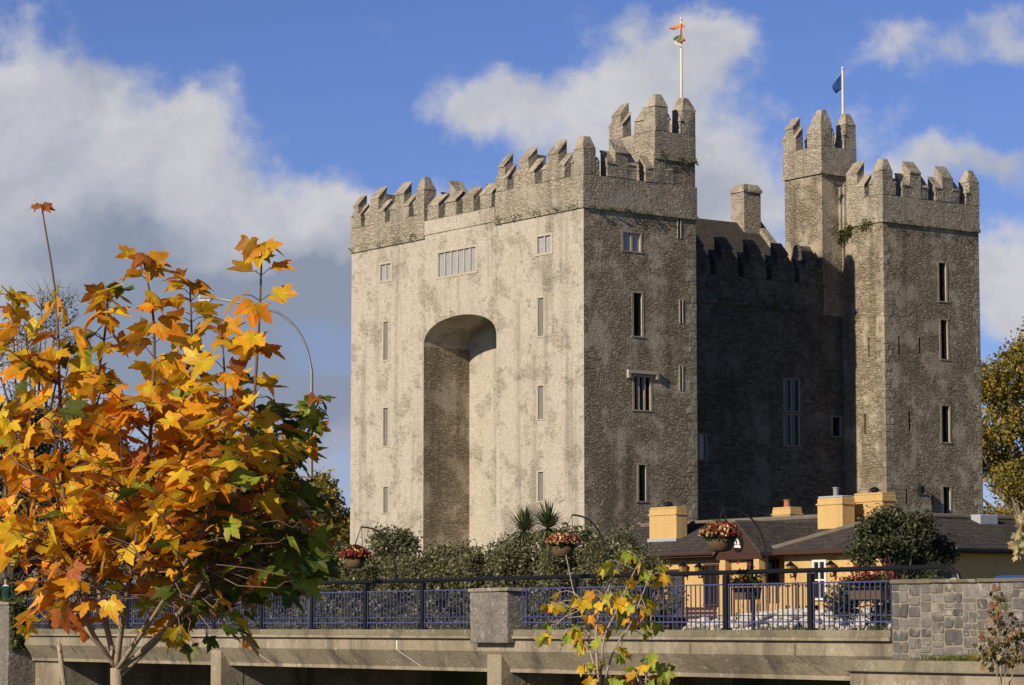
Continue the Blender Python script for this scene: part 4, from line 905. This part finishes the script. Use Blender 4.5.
# ================================================================== hanging baskets, brackets, street lamp
def arc(p0, p1, p2, n=14):
    p0, p1, p2 = map(Vector, (p0, p1, p2)); return [(1 - t) ** 2 * p0 + 2 * t * (1 - t) * p1 + t * t * p2 for t in [i / n for i in range(n + 1)]]
def basket(foot_px, tip_px, ctr_px, rad, seed, blab, klab, seen=True):
    s, z = BR.on_y(foot_px[0], foot_px[1], .12); foot = BR.w(s, .12, 1.23)
    tip = at(tip_px[0], tip_px[1], foot.y + .1); c = at(ctr_px[0], ctr_px[1], foot.y + .1)
    root = empty('basket_bracket', foot); tag(root, blab, 'bracket', 'curved brackets on the black guard rail')
    t = tip - foot; m = MB(); pts = arc((0, 0, 0), (-.05, 0, abs(t.z) * 1.0), t); m.tube(pts, .022, 6); m.build('arm', M['black'], root); MB().lathe([(.06, 0), (.06, .1), (.03, .16)], 0, 0, 10).build('foot', M['black'], root)
    b = empty('hanging_basket', c); tag(b, klab, 'flower basket', 'hanging flower baskets along the bridge'); r = np.random.RandomState(seed)
    MB().lathe([(.10, -rad * 1.05), (.24, -rad * .95), (rad * .8, -rad * .55), (rad * .85, -rad * .25), (rad * .8, -.1)], 0, 0, 16).build('liner', M['coco'], b, smooth=True)
    ch = MB(); t2 = tip - c
    for k in range(3): a = k * 2.094; ch.tube([(rad * .8 * math.cos(a), rad * .8 * math.sin(a), -.1), tuple(t2)], .008, 4)
    ch.build('chains', M['black'], b)
    n = 900; d = r.normal(size=(n, 3)); d /= np.linalg.norm(d, axis=1)[:, None]; P = d * (rad * r.uniform(.55, 1.05, n))[:, None] * np.array([1.1, 1.1, .8]); P[:, 2] += .05; P = P[P[:, 2] > -rad * .5]
    V, F, C = leaf_quads(P, .09, pick(r, len(P), [(.05, .09, .02), (.09, .12, .03), (.03, .05, .015)]), r); colour_mesh('leaves', V, F, C, M['leaf'], b)
    n = 520; d = r.normal(size=(n, 3)); d /= np.linalg.norm(d, axis=1)[:, None]; d[:, 2] = np.abs(d[:, 2]) * .9 - .25; P = d * (rad * r.uniform(.95, 1.15, n))[:, None] * np.array([1.15, 1.15, .9]); P[:, 2] += .06
    V, F, C = leaf_quads(P, .085, pick(r, n, [(.36, .03, .03), (.72, .60, .30), (.24, .02, .035), (.55, .22, .06)], [2.4, 2.6 if seed != 1 else .5, 1.6, .8]), r, aspect=.95); tag(colour_mesh('flowers', V, F, C, M['petal'], b), kind='stuff')
basket((396, 579), (361, 527), (355, 556), .31, 1, 'curved black bracket nearest the left, rising from the black rail', 'hanging basket of mostly red flowers left of the stone pillar')
basket((608, 577), (572, 515), (563, 543), .32, 2, 'curved black bracket against the shrubs right of the stone pillar', 'hanging basket of red and yellow flowers before the dark shrubs')
basket((768, 570), (723, 508), (720, 535), .35, 3, 'curved black bracket standing out before the slate cottage roof', 'hanging basket of red and cream flowers in front of the slate roof')
def trough(px0, px1, py, label, seed, nfl=110):
    s0 = BR.on_y(px0, py, 1.0)[0]; s1 = BR.on_y(px1, py, 1.0)[0]; z = BR.on_y((px0 + px1) / 2, py, 1.0)[1]
    root = empty('flower_trough', BR.w((s0 + s1) / 2, 1.0, z - .35), BR.a); tag(root, label, 'flower trough', 'flower troughs behind the railing'); w = (s1 - s0) / 2; r = np.random.RandomState(seed)
    m = MB(); m.taper(-w * .8, w * .8, -.14, .14, -.02, .25, 1.15); m.build('box', M['coco'], root)
    MB().box(-.04, .04, .145, .2, -(z - .35 + .1), .1).build('stand', M['black'], root)
    P = np.stack([r.normal(size=500) * w * .55, r.normal(size=500) * .15, .3 + np.abs(r.normal(size=500)) * .12], 1); V, F, C = leaf_quads(P, .1, pick(r, 500, [(.05, .09, .02), (.03, .05, .015)]), r); colour_mesh('leaves', V, F, C, M['leaf'], root)
    P = np.stack([r.normal(size=nfl) * w * .6, r.normal(size=nfl) * .18, .36 + np.abs(r.normal(size=nfl)) * .16], 1); V, F, C = leaf_quads(P, .085, pick(r, nfl, [(.32, .03, .03), (.40, .05, .05), (.6, .4, .1)], [4, 3, .6]), r, aspect=.95); tag(colour_mesh('flowers', V, F, C, M['petal'], root), kind='stuff')
trough(737, 757, 583, 'low trough of red flowers behind the railing before the porch', 21); trough(851, 889, 583, 'low trough of red flowers beside the rubble wall', 22, 190)
# street lamp
def street_lamp():
    b = at(310, 600, 84.0); root = empty('street_lamp', (b.x, b.y, -.3)); tag(root, 'tall grey street lamp with a long curved arm behind the orange tree', 'street lamp')
    zt = at(310, 372, 84.0).z + .3; tip = at(212, 298, 84.0); zt2 = at(212, 297.5, 84.0).z + .3; dx = tip.x - b.x
    pts = [(0, 0, 0), (0, 0, zt * .5), (0, 0, zt)] + [tuple(p) for p in arc((0, 0, zt), (-.15, 0, zt + 1.35), (dx * .35, 0, zt2 - .45), 10)[1:]] + [(dx * .65, 0, zt2 - .2), (dx, 0, zt2)]
    MB().tube(pts, [.09, .07, .05] + [.036] * (len(pts) - 3), 10).build('pole', M['iron'], root, smooth=True)
    h = MB(); h.taper(dx - .42, dx + .05, -.13, .13, zt2 - .06, zt2 + .12, .75); h.build('lamp_head', M['iron'], root, bevel=.03)
    MB().taper(dx - .38, dx - .05, -.1, .1, zt2 - .14, zt2 - .063, 1.2).build('lens', M['whitepaint'], root, bevel=.02)
street_lamp()

# ================================================================== VEGETATION behind the bridge
OL = [(.12, .125, .045), (.17, .17, .07), (.22, .215, .105), (.085, .09, .03), (.33, .31, .20)]
AUT = [(.32, .25, .04), (.24, .21, .04), (.40, .27, .05), (.14, .14, .03)]
def shrub(px, ytop, yn, w, n, seed, label, pal=OL, size=.12, wts=None, rc=.55):
    r = ray(px, 600); # point on the line yn behind the bridge
    s = BR.on_y(px, 600, yn)[0]; p = BR.w(s, yn, -.3); h = at(px, ytop, p.y).z + .3
    return tree('shrub', p, h, w * 1.12, .25, 34, rc, int(n * 1.5), size, pal, wts, label, 'shrub', 'shrubs along the bank behind the railing', seed, trunk=.10, top=.55, shell=.25)
shrub(215, 500, 13.0, 2.0, 7000, 31, 'dark olive shrub behind the orange tree, furthest left along the railing')
shrub(20, 560, 15.5, 2.2, 8000, 24, 'low shrub behind the railing at the far left end of the bridge')
shrub(75, 552, 15.0, 2.4, 8000, 25, 'low shrub behind the orange tree stems, second from the far left')
shrub(145, 548, 14.5, 2.4, 8000, 26, 'low shrub behind the orange tree trunk')
shrub(275, 520, 12.5, 2.0, 7000, 32, 'olive shrub between the orange tree and the street lamp foot')
shrub(330, 540, 12.0, 1.5, 7000, 33, 'shrub directly behind the mostly red flower basket')
shrub(362, 548, 10.8, 1.1, 5000, 30, 'lower shrub between the mostly red basket and the tall arching shrub')
shrub(390, 524, 12.0, 1.5, 8000, 34, 'tall arching shrub at the foot of the left castle tower')
shrub(428, 546, 10.8, 1.2, 6000, 29, 'lower shrub in front of the left edge of the castle arch')
shrub(460, 540, 12.0, 1.4, 7000, 35, 'shrub standing in front of the shadowed castle arch')
shrub(498, 533, 12.2, 1.4, 7000, 36, 'shrub behind the square stone pillar, left of the spiky palms')
shrub(540, 526, 12.0, 1.5, 8000, 37, 'shrub around the spiky palms behind the red and yellow basket')
shrub(585, 522, 12.0, 1.4, 8000, 38, 'dense shrub right of the spiky palms below the castle corner')
shrub(618, 528, 11.2, 1.2, 7000, 28, 'shrub at the foot of the dark side of the near castle tower')
shrub(645, 545, 10.5, .8, 4000, 39, 'rightmost shrub, against the left end of the slate roof', pal=OL[:3] + [(.22, .17, .06)])
for k_, (px_, py_) in enumerate(((348, 552), (378, 546), (408, 548), (443, 550), (478, 545), (517, 540), (560, 543), (603, 538), (630, 545))):
    shrub(px_, py_, 10.2 + .25 * (k_ % 3), .95, 4200, 90 + k_, ['low shrub right behind the railing, just right of the mostly red basket', 'low shrub behind the first black bracket', 'low shrub between the first bracket and the castle arch', 'low shrub below the middle of the castle arch', 'low shrub peeping over the stone pillar', 'low shrub under the left spiky palm', 'low shrub directly behind the red and yellow basket', 'low shrub behind the second black bracket', 'low shrub left of the first yellow chimney'][k_])
bsp = BR.on_y(897, 560, 7.5); bp_ = BR.w(bsp[0], 9.6, -.3); bq = at(896, 560, bp_.y)
tree('round_bush', (bq.x, bp_.y, -.3), at(896, 503, bp_.y).z + .3, 1.62, .35, 44, .45, 19000, .11, [(.06, .07, .025), (.09, .10, .035), (.035, .045, .015), (.17, .17, .09)], None, 'rounded dark evergreen bush in front of the yellow chimneys', 'bush', None, 41, .09, top=.6, shell=.3)
# spiky palms
def palm(px, py, yn, seed, label):
    s = BR.on_y(px, py, yn)[0]; p = BR.w(s, yn, -.3); c = at(px, py, p.y); root = empty('cabbage_palm', (c.x, p.y, -.3)); tag(root, label, 'palm', 'spiky palms among the shrubs'); h = c.z + .3; r = random.Random(seed)
    MB().tube([(0, 0, 0), (.05, 0, h * .5), (0, 0, h)], [.09, .07, .05], 8).build('trunk', M['bark'], root); V = []; F = []; C = []
    for k in range(260):
        a = r.uniform(0, 6.283); e = r.uniform(-.5, 1.45); d = Vector((math.cos(a) * math.cos(e), math.sin(a) * math.cos(e), math.sin(e))); ln = r.uniform(.7, 1.05); sd_ = d.cross(Vector((0, 0, 1))).normalized() * .022; o = Vector((0, 0, h)); q = o + d * ln * .6 + Vector((0, 0, -.02)); t_ = o + d * ln + Vector((0, 0, -.16 * math.cos(e)))
        i = len(V); V += [o - sd_ * .6, o + sd_ * .6, q + sd_, q - sd_, t_]; F += [(i, i + 1, i + 2, i + 3), (i + 3, i + 2, i + 4)]; cc = np.array([(.13, .16, .06), (.20, .22, .10), (.09, .11, .04)][r.randrange(3)]); C += [cc, cc]
    colour_mesh('leaves', np.array(V), F, C, M['leaf'], root)
palm(524, 531, 11.6, 1, 'spiky palm above the shrubs, left of the pair'); palm(548, 528, 11.3, 2, 'spiky palm above the shrubs, right of the pair')
# a far hedge closing the view under the trees
def hedge():
    r = np.random.RandomState(77); n = 26000; X = r.uniform(-75, 75, n); Z = -.3 + (3.2 + 1.2 * np.sin(X * .21) + .8 * np.sin(X * .53 + 1)) * r.uniform(0, 1, n) ** .8; P = np.stack([X, 250 + r.normal(size=n) * 1.5, Z], 1)
    V, F, C = leaf_quads(P, .8, pick(r, n, OL), r); tag(colour_mesh('hedgerow', V, F, C, M['leaf']), 'far dark hedgerow closing the view below the trees', 'hedge', kind='stuff')
hedge()
# far trees
def far_tree(px, ytop, Y, w, n, seed, label, pal, name='broadleaf_tree', size=.42, rc=1.9, z0=1.5, wts=None, ncl=46, **kw):
    c = at(px, ytop, Y); return tree(name, (c.x, Y, -.3), c.z + .3, w, z0, ncl, rc, n, size, pal, wts, label, 'tree', 'trees around the castle', seed, **kw)
far_tree(1035, 322, 205, 7.5, 48000, 51, 'tall yellow green autumn tree behind the right castle tower', AUT, size=.36, trunk=.5, twigs=60, ncl=95)
far_tree(1120, 360, 195, 6.0, 12000, 52, 'autumn tree at the right edge beyond the yellow green one', AUT, size=.45, trunk=.5)
far_tree(335, 468, 195, 4.2, 9000, 53, 'yellowing tree between the street lamp and the left castle tower', AUT, size=.36, rc=1.3, trunk=.35, ncl=40)
far_tree(292, 480, 200, 4.5, 7000, 54, 'yellowing tree behind the street lamp post', AUT, size=.36, rc=1.3, trunk=.35)
far_tree(15, 390, 118, 3.4, 14000, 55, 'dark ivy clad tree behind the orange tree at the left edge', [(.08, .08, .03), (.05, .055, .018), (.14, .125, .055)], 'ivy_clad_tree', size=.2, rc=1.0, trunk=.35, twigs=40)
far_tree(40, 290, 124, 3.0, 1500, 56, 'half bare tree with thin twigs rising above the ivy clad tree', [(.16, .12, .04), (.1, .08, .03)], 'bare_tree', size=.16, rc=1.0, z0=6, trunk=.22, twigs=420, top=.9)
far_tree(105, 400, 126, 3.2, 7000, 57, 'dark leafy tree right of the half bare tree', [(.085, .08, .03), (.055, .055, .02), (.16, .13, .05)], size=.18, rc=.9, trunk=.25, twigs=160)
far_tree(178, 430, 122, 3.4, 7500, 58, 'dark twiggy tree behind the centre of the orange tree', [(.085, .08, .03), (.055, .055, .02), (.16, .13, .05)], size=.17, rc=.9, trunk=.25, twigs=160)
far_tree(232, 478, 118, 2.6, 6500, 59, 'low dark tree behind the right side of the orange tree', [(.085, .08, .03), (.055, .055, .02), (.16, .13, .05)], size=.17, rc=.8, trunk=.2, twigs=80)

# ================================================================== FOREGROUND: young maples
def leaf_outline():
    pol = [(-88, .07), (-62, .26), (-42, .40), (-25, .58), (-14, .47), (4, .46), (14, .62), (19, .60), (26, .74), (37, .92), (44, .76), (51, .77), (56, .64), (64, .54), (70, .74), (75, .72), (80, .84), (90, 1.06)]
    rt = [(r * math.cos(R(a)), r * math.sin(R(a))) for a, r in pol]; lf = [(-x, y) for x, y in rt[-2::-1]]
    return np.array(rt + lf)
OUT = leaf_outline()
def maple_leaves(items, name, parent, petiole_mb=None):
    """items: (attach point, outward direction, size, colour, seed) -> real lobed, folded leaf blades on stalks"""
    V = []; F = []; C = []
    for (p, d, size, col, r) in items:
        p = Vector(p); d = Vector(d).normalized(); pet = size * r.uniform(.35, .8)
        up = (Vector((-.12, -.16, .9)) + Vector((r.gauss(0, .46), r.gauss(0, .46), 0)) - d * .1)
        j = p + (d + Vector((0, 0, .35))).normalized() * pet
        tip = (d * r.uniform(.5, 1.0) + Vector((r.gauss(0, .3), r.gauss(0, .3), -r.uniform(.05, .95)))).normalized()
        nx = tip.cross(up)
        if nx.length < .1: nx = tip.cross(Vector((1, 0, 0)))
        nx.normalize(); nz = nx.cross(tip).normalized()
        k = len(V); fold = r.uniform(-.15, .45); curl = r.uniform(-.15, .55); wave = r.uniform(0, 6.28); wx = r.uniform(.8, 1.1)
        def pt(x, y):
            z = fold * abs(x) - curl * (y * y) * .55 + .05 * math.sin(wave + 5 * x + 3 * y) - .2 * x * x * curl
            return j + (nx * x * wx + tip * y + nz * z) * size
        V.append(pt(0, .04)); n = len(OUT)
        # an inner ring so that lobes can bend
        for x, y in OUT: V.append(pt(x * .5, y * .5 + .01))
        for x, y in OUT: V.append(pt(x * r.uniform(.93, 1.05), y * r.uniform(.93, 1.05)))
        edge = np.array(col) * np.array([1.0, .62, .7]); c0 = np.array(col)
        c1 = c0 * .35 + edge * .65 if r.random() < .45 else c0 * r.uniform(.85, 1.1); cin = c0 * np.array([.9, 1.08, 1.0])
        for i in range(n - 1):
            F.append((k, k + 1 + i, k + 2 + i)); C.append(cin)
            F.append((k + 1 + i, k + 1 + n + i, k + 2 + n + i, k + 2 + i)); C.append(c1 if (i // 5) % 2 or r.random() < .5 else c0)
        if petiole_mb is not None: petiole_mb.tube([p, p.lerp(j, .5) + Vector((0, 0, .01)), j], .0022, 3, cap=False)
    o = colour_mesh(name, np.array([list(v) for v in V]), F, C, M['mapleleaf'], parent)
    return o
ORG, YEL, AMB, GRN, DGR, RED = (.84, .37, .022), (.86, .53, .03), (.58, .29, .03), (.34, .40, .04), (.11, .14, .02), (.52, .17, .035)
def curve_pts(pts, n=24):
    """Catmull-Rom through points"""
    P = [Vector(p) for p in pts]; P = [2 * P[0] - P[1]] + P + [2 * P[-1] - P[-2]]; out = []
    m = len(P) - 3
    for i in range(m):
        for k in range(n // m + 1):
            t = k / (n // m + 1); a, b, c, d = P[i:i + 4]
            out.append(.5 * ((2 * b) + (c - a) * t + (2 * a - 5 * b + 4 * c - d) * t * t + (3 * b - a - 3 * c + d) * t ** 3))
    out.append(P[-2]); return out
def big_maple():
    Y0 = 12.0; base = at(117, 690, Y0); root = empty('maple_tree', (base.x, Y0, -1.72)); tag(root, 'young many stemmed maple with orange and yellow autumn leaves in the left foreground', 'tree')
    org = Vector((base.x, Y0, -1.72)); W = lambda px, py, d=0: at(px, py, Y0 + d) - org; r = random.Random(42)
    fork = W(116, 668); tr = MB(); tr.tube([(0, 0, -.05), (.015, 0, fork.z * .5), tuple(fork)], [.04, .032, .024], 10)
    stems = [([(116, 668, 0), (86, 618, -.1), (66, 520, -.15), (60, 400, -.1), (56, 300, -.05), (42, 208, 0)], .017),
             ([(116, 668, 0), (99, 590, .1), (94, 545, .15), (88, 440, .2), (104, 340, .25), (108, 296, .25)], .020),
             ([(116, 668, 0), (124, 610, -.1), (134, 555, -.2), (150, 440, -.25), (154, 330, -.2), (144, 262, -.2)], .021),
             ([(117, 672, 0), (148, 622, .2), (186, 560, .3), (196, 430, .35), (192, 340, .3), (190, 288, .3)], .017),
             ([(117, 672, 0), (168, 626, -.15), (212, 562, -.3), (248, 440, -.3), (258, 340, -.25), (262, 250, -.2)], .020),
             ([(118, 678, 0), (182, 616, .1), (246, 545, .2), (285, 490, .25), (305, 440, .25), (318, 402, .25)], .014),
             ([(116, 668, 0), (60, 590, .3), (30, 520, .45), (18, 420, .5), (12, 300, .45)], .013),
             ([(117, 670, 0), (170, 590, -.5), (215, 500, -.65), (225, 410, -.65), (222, 330, -.6)], .015)]
    items = []; pet = MB(); st = MB()
    def col_at(px, py):
        g = max(0, min(1, (px - 175) / 160 * .8 + (py - 420) / 240 * .6)) if py > 380 else 0; q = r.random()
        if q < .09 + .60 * g + .2 * g * g: c = GRN if r.random() < .55 - .3 * g else DGR
        elif q < .44: c = ORG if (px < 190 or py < 380) and r.random() < .62 else YEL
        elif q < .80: c = YEL if r.random() < .72 else ORG
        elif q < .95: c = AMB
        else: c = RED
        if py > 560 and px < 140 and r.random() < .4: c = RED if r.random() < .4 else ORG
        k = r.uniform(.85, 1.15); return tuple(x * k for x in c)
    def add_leaf(p, d, size): 
        w = p + org; px = 512 + FPX * w.x / w.y; py = 626.5 - FPX * w.z / w.y; 
        if not (px < 34 and 566 < py < 614): items.append((p, d, size, col_at(px, py), r))
    nodes = []; allst = []
    for pts, rad in stems:
        q = curve_pts([W(*p) for p in pts], 30); n = len(q); allst += q[n // 4:]; bare = pts[-1][1] < 215
        st.tube(q, [rad * .6 * (1 - .86 * i / n) + .0018 for i in range(n)], 7)
        for i in range(n):
            f = i / n
            if f < .28: continue
            if bare and .80 < f < .96: continue
            a0 = r.uniform(0, 3.14)
            top = f > .93
            if f < .6 and i % 4 == 3: continue
            if .6 <= f < .95 and i % 3 == 2: continue
            for s in ((0, 1) if f < .95 else (0, .5, 1, 1.5)):
                if f < .6 and r.random() < .35: continue
                a = a0 + s * 3.1416; d = Vector((math.cos(a), math.sin(a), .2 if top else r.uniform(-.2, .35)))
                add_leaf(q[i], d, r.uniform(.085, .12) if bare and top else r.uniform(.082, .118) * (.9 if top else 1))
                if bare and f > .985: pass
                if bare and top: items[-1] = items[-1][:2] + (.045, RED, r)
                elif pts[-1][0] > 300: items[-1] = items[-1][:2] + (items[-1][2] * (.6 if f > .75 else .8),) + items[-1][3:]
            if .3 < f < .64 and r.random() < .75:
                for tw in range(2):
                    a = r.uniform(0, 6.283); ln = r.uniform(.12, .36) * (1.1 - .5 * f); d = Vector((math.cos(a), math.sin(a) * .8, r.uniform(.1, .7))).normalized(); e = q[i] + d * ln
                    st.tube([q[i], q[i].lerp(e, .5) + Vector((0, 0, -.01)), e], [.006, .0045, .003], 5); nodes.append((q[i], e)); allst += [q[i].lerp(e, .6), e]
                    for s in range(r.randint(3, 5)):
                        b = r.uniform(0, 6.283); add_leaf(q[i].lerp(e, r.uniform(.45, 1)), Vector((math.cos(b), math.sin(b), r.uniform(-.3, .4))) + d * .6, r.uniform(.07, .112))
    # leaves on the finest twigs that fill the body of the crown
    body = [(35, 350, 34, 26, 5), (45, 420, 46, 50, 20), (55, 500, 54, 42, 24), (32, 560, 36, 36, 20), (85, 595, 50, 26, 14), (128, 370, 38, 30, 6), (138, 420, 62, 42, 26), (150, 490, 72, 46, 38), (130, 555, 70, 32, 26),
            (232, 425, 42, 30, 15), (236, 485, 64, 42, 36), (235, 540, 70, 42, 42), (275, 525, 32, 48, 24), (283, 572, 34, 22, 15), (200, 590, 56, 32, 22), (205, 628, 44, 22, 14), (308, 555, 16, 22, 7), (262, 590, 46, 20, 11), (50, 620, 26, 12, 5)]
    for (cx, cy, rx, ry, n) in body:
        for i in range(int(n * 1.85)):
            a = r.uniform(0, 6.283); q = math.sqrt(r.random()); p = W(cx + rx * q * math.cos(a), cy + ry * q * math.sin(a), r.gauss(0, .32))
            o = Vector((math.cos(a), r.gauss(0, .6), r.uniform(-.2, .3))); add_leaf(p, o, r.uniform(.065, .115))
            if nodes:
                m = min(allst, key=lambda t: (t - p).length + (.25 if t.z > p.z else 0))
                g_ = (p - m).length; st.tube([m, m.lerp(p, .35) + Vector((r.gauss(0, .07), r.gauss(0, .05), r.gauss(.10, .06))) * g_, m.lerp(p, .7) + Vector((r.gauss(0, .07), r.gauss(0, .05), r.gauss(.10, .06))) * g_, p], [.003, .0026, .0022, .0018], 4, cap=False)
    tr.build('trunk', M['youngbark'], root, smooth=True); maple_leaves(items, 'leaves', root, st); st.build('stems', M['stembark'], root, smooth=True); print('LEAVES', len(items))
def stembark():
    m, t, b = mat('stem_bark'); tc = t.node('ShaderNodeTexCoord'); sp = t.node('ShaderNodeSeparateXYZ'); t.l.new(tc.outputs['Object'], sp.inputs[0])
    k = t.ss(sp.outputs[2], 1.5, 2.1); n = t.noise(tc.outputs['Object'], 25, 4); c = t.mix(k, (.42, .33, .24), (.16, .085, .06)); c = t.mix(t.math('MULTIPLY', n, .5), c, (.15, .11, .08)); t.l.new(c, b.inputs['Base Color']); return m
M['stembark'] = stembark()
big_maple()
def sapling(name, Y0, ground_z, stems, leaves, size, pal, label, seed, cat='sapling', wts=None):
    b = stems[0][0]; base = at(b[0], b[1], Y0); root = empty(name, (base.x, Y0, ground_z)); tag(root, label, cat); org = Vector((base.x, Y0, ground_z)); W = lambda px, py, d=0: at(px, py, Y0 + d) - org; r = random.Random(seed)
    st = MB(); st.tube([(0, 0, -.05), tuple(W(b[0], b[1]) * .5), tuple(W(b[0], b[1]))], .009, 7); allp = []
    for pts in stems:
        q = curve_pts([W(*p, r.uniform(-.12, .12)) if len(p) == 2 else W(*p) for p in pts], 18); st.tube(q, [.0065 * (1 - .8 * i / len(q)) + .0015 for i in range(len(q))], 6); allp += q
    items = []
    for (px, py) in leaves:
        p = W(px, py, r.gauss(0, .12)); m = min(allp, key=lambda t: (t - p).length); d = p - m
        if d.length < .02: d = Vector((r.gauss(0, 1), r.gauss(0, 1), .1))
        st.tube([m, m.lerp(p, .6) + Vector((0, 0, .01)), p], [.003, .0025, .002], 4, cap=False)
        c = pal[r.choices(range(len(pal)), wts)[0]]; k = r.uniform(.85, 1.15); items.append((p, d + Vector((0, 0, -.1)), size * r.uniform(.75, 1.25), tuple(x * k for x in c), r))
    maple_leaves(items, 'leaves', root, st); st.build('stems', M['youngbark'], root, smooth=True)
lv = [(562, 592), (575, 595), (572, 606), (585, 612), (600, 600), (556, 604), (578, 622), (553, 622), (548, 634), (575, 634), (583, 640), (600, 622), (610, 596), (618, 590), (626, 588), (632, 596), (612, 570), (606, 568), (616, 562), (640, 560), (637, 556), (655, 568), (662, 574), (640, 598), (634, 604),
      (625, 608), (622, 618), (616, 612), (633, 620), (641, 618), (612, 604), (648, 604), (602, 628), (644, 630), (622, 646), (620, 658), (588, 664), (584, 640), (592, 666), (610, 676), (600, 662), (606, 586), (596, 590), (630, 580), (582, 600), (644, 608)]
rr0 = random.Random(8)
sapling('maple_sapling', 17.5, -1.75, [[(602, 690), (590, 650), (588, 620), (576, 600), (566, 555)], [(600, 690), (604, 640), (616, 612), (628, 585), (640, 560)], [(599, 690), (596, 640), (600, 610), (612, 580)], [(602, 690), (614, 650), (630, 625), (650, 575)]],
        lv + [(a + rr0.gauss(0, 5), b + rr0.gauss(0, 5)) for a, b in lv], .068, [YEL, GRN, (.5, .5, .06), ORG, AMB], 'thin maple sapling with yellow and green leaves before the bridge', 61, wts=[4, 3, 3, .5, .3])
lv = [(636, 668), (645, 664), (655, 672), (660, 680), (650, 682), (640, 680), (630, 684), (664, 668), (648, 658), (655, 662), (626, 680), (662, 690), (640, 692), (652, 690)]
sapling('maple_sapling', 17.0, -1.75, [[(648, 700), (646, 680), (650, 660)], [(648, 700), (640, 684), (634, 670)], [(648, 700), (658, 684), (663, 670)]], lv + [(a + rr0.gauss(0, 4), b + rr0.gauss(0, 4)) for a, b in lv], .072, [GRN, YEL, (.4, .45, .06), AMB], 'low green and yellow sapling top at the lower edge right of the taller sapling', 62, wts=[4, 3, 2, 1])
rr_ = random.Random(4); lv = []
for (cx, cy, rx, ry, n) in ((997, 615, 6, 22, 22), (995, 600, 4, 10, 8), (1008, 632, 14, 14, 26), (992, 648, 12, 14, 26), (1018, 645, 8, 14, 16), (985, 636, 8, 5, 6), (998, 660, 8, 6, 8), (1022, 655, 10, 8, 8)):
    for i in range(int(n * 1.7)): lv.append((rr_.gauss(cx, rx * .6), rr_.gauss(cy, ry * .6)))
sapling('reddish_sapling', 30.0, -1.75, [[(1002, 700), (1000, 660), (996, 625), (995, 592)], [(1002, 700), (1008, 650), (1010, 625)], [(1002, 700), (992, 655), (980, 636)], [(1003, 700), (1016, 665), (1022, 640)]], lv, .058, [(.22, .20, .05), (.35, .16, .07), (.12, .13, .03), (.55, .38, .22), (.3, .22, .06)], 'small sapling with reddish and green leaves before the rubble wall', 63)
lv = [(rr_.gauss(1024, 5), rr_.gauss(530, 10)) for i in range(70)]
sapling('pale_sapling', 26.0, -1.75, [[(1030, 700), (1028, 620), (1024, 550), (1018, 505), (1012, 497)], [(1030, 700), (1034, 600), (1030, 520)]], lv, .06, [(.55, .50, .24), (.38, .38, .15), (.5, .42, .2)], 'pale yellow sapling cut off by the right edge near the cottage roof', 64)
# stake
p = at(66, 700, 12.6); t_ = at(59, 644, 12.6); sk = empty('stake', (p.x, 12.6, -1.75)); tag(sk, 'thin bare brown stake left of the orange maple trunk', 'stake')
MB().tube([(0, 0, -.05), (0, 0, p.z + 1.75), (t_.x - p.x, 0, t_.z + 1.75)], [.016, .014, .011], 8).build('pole', M['youngbark'], sk)
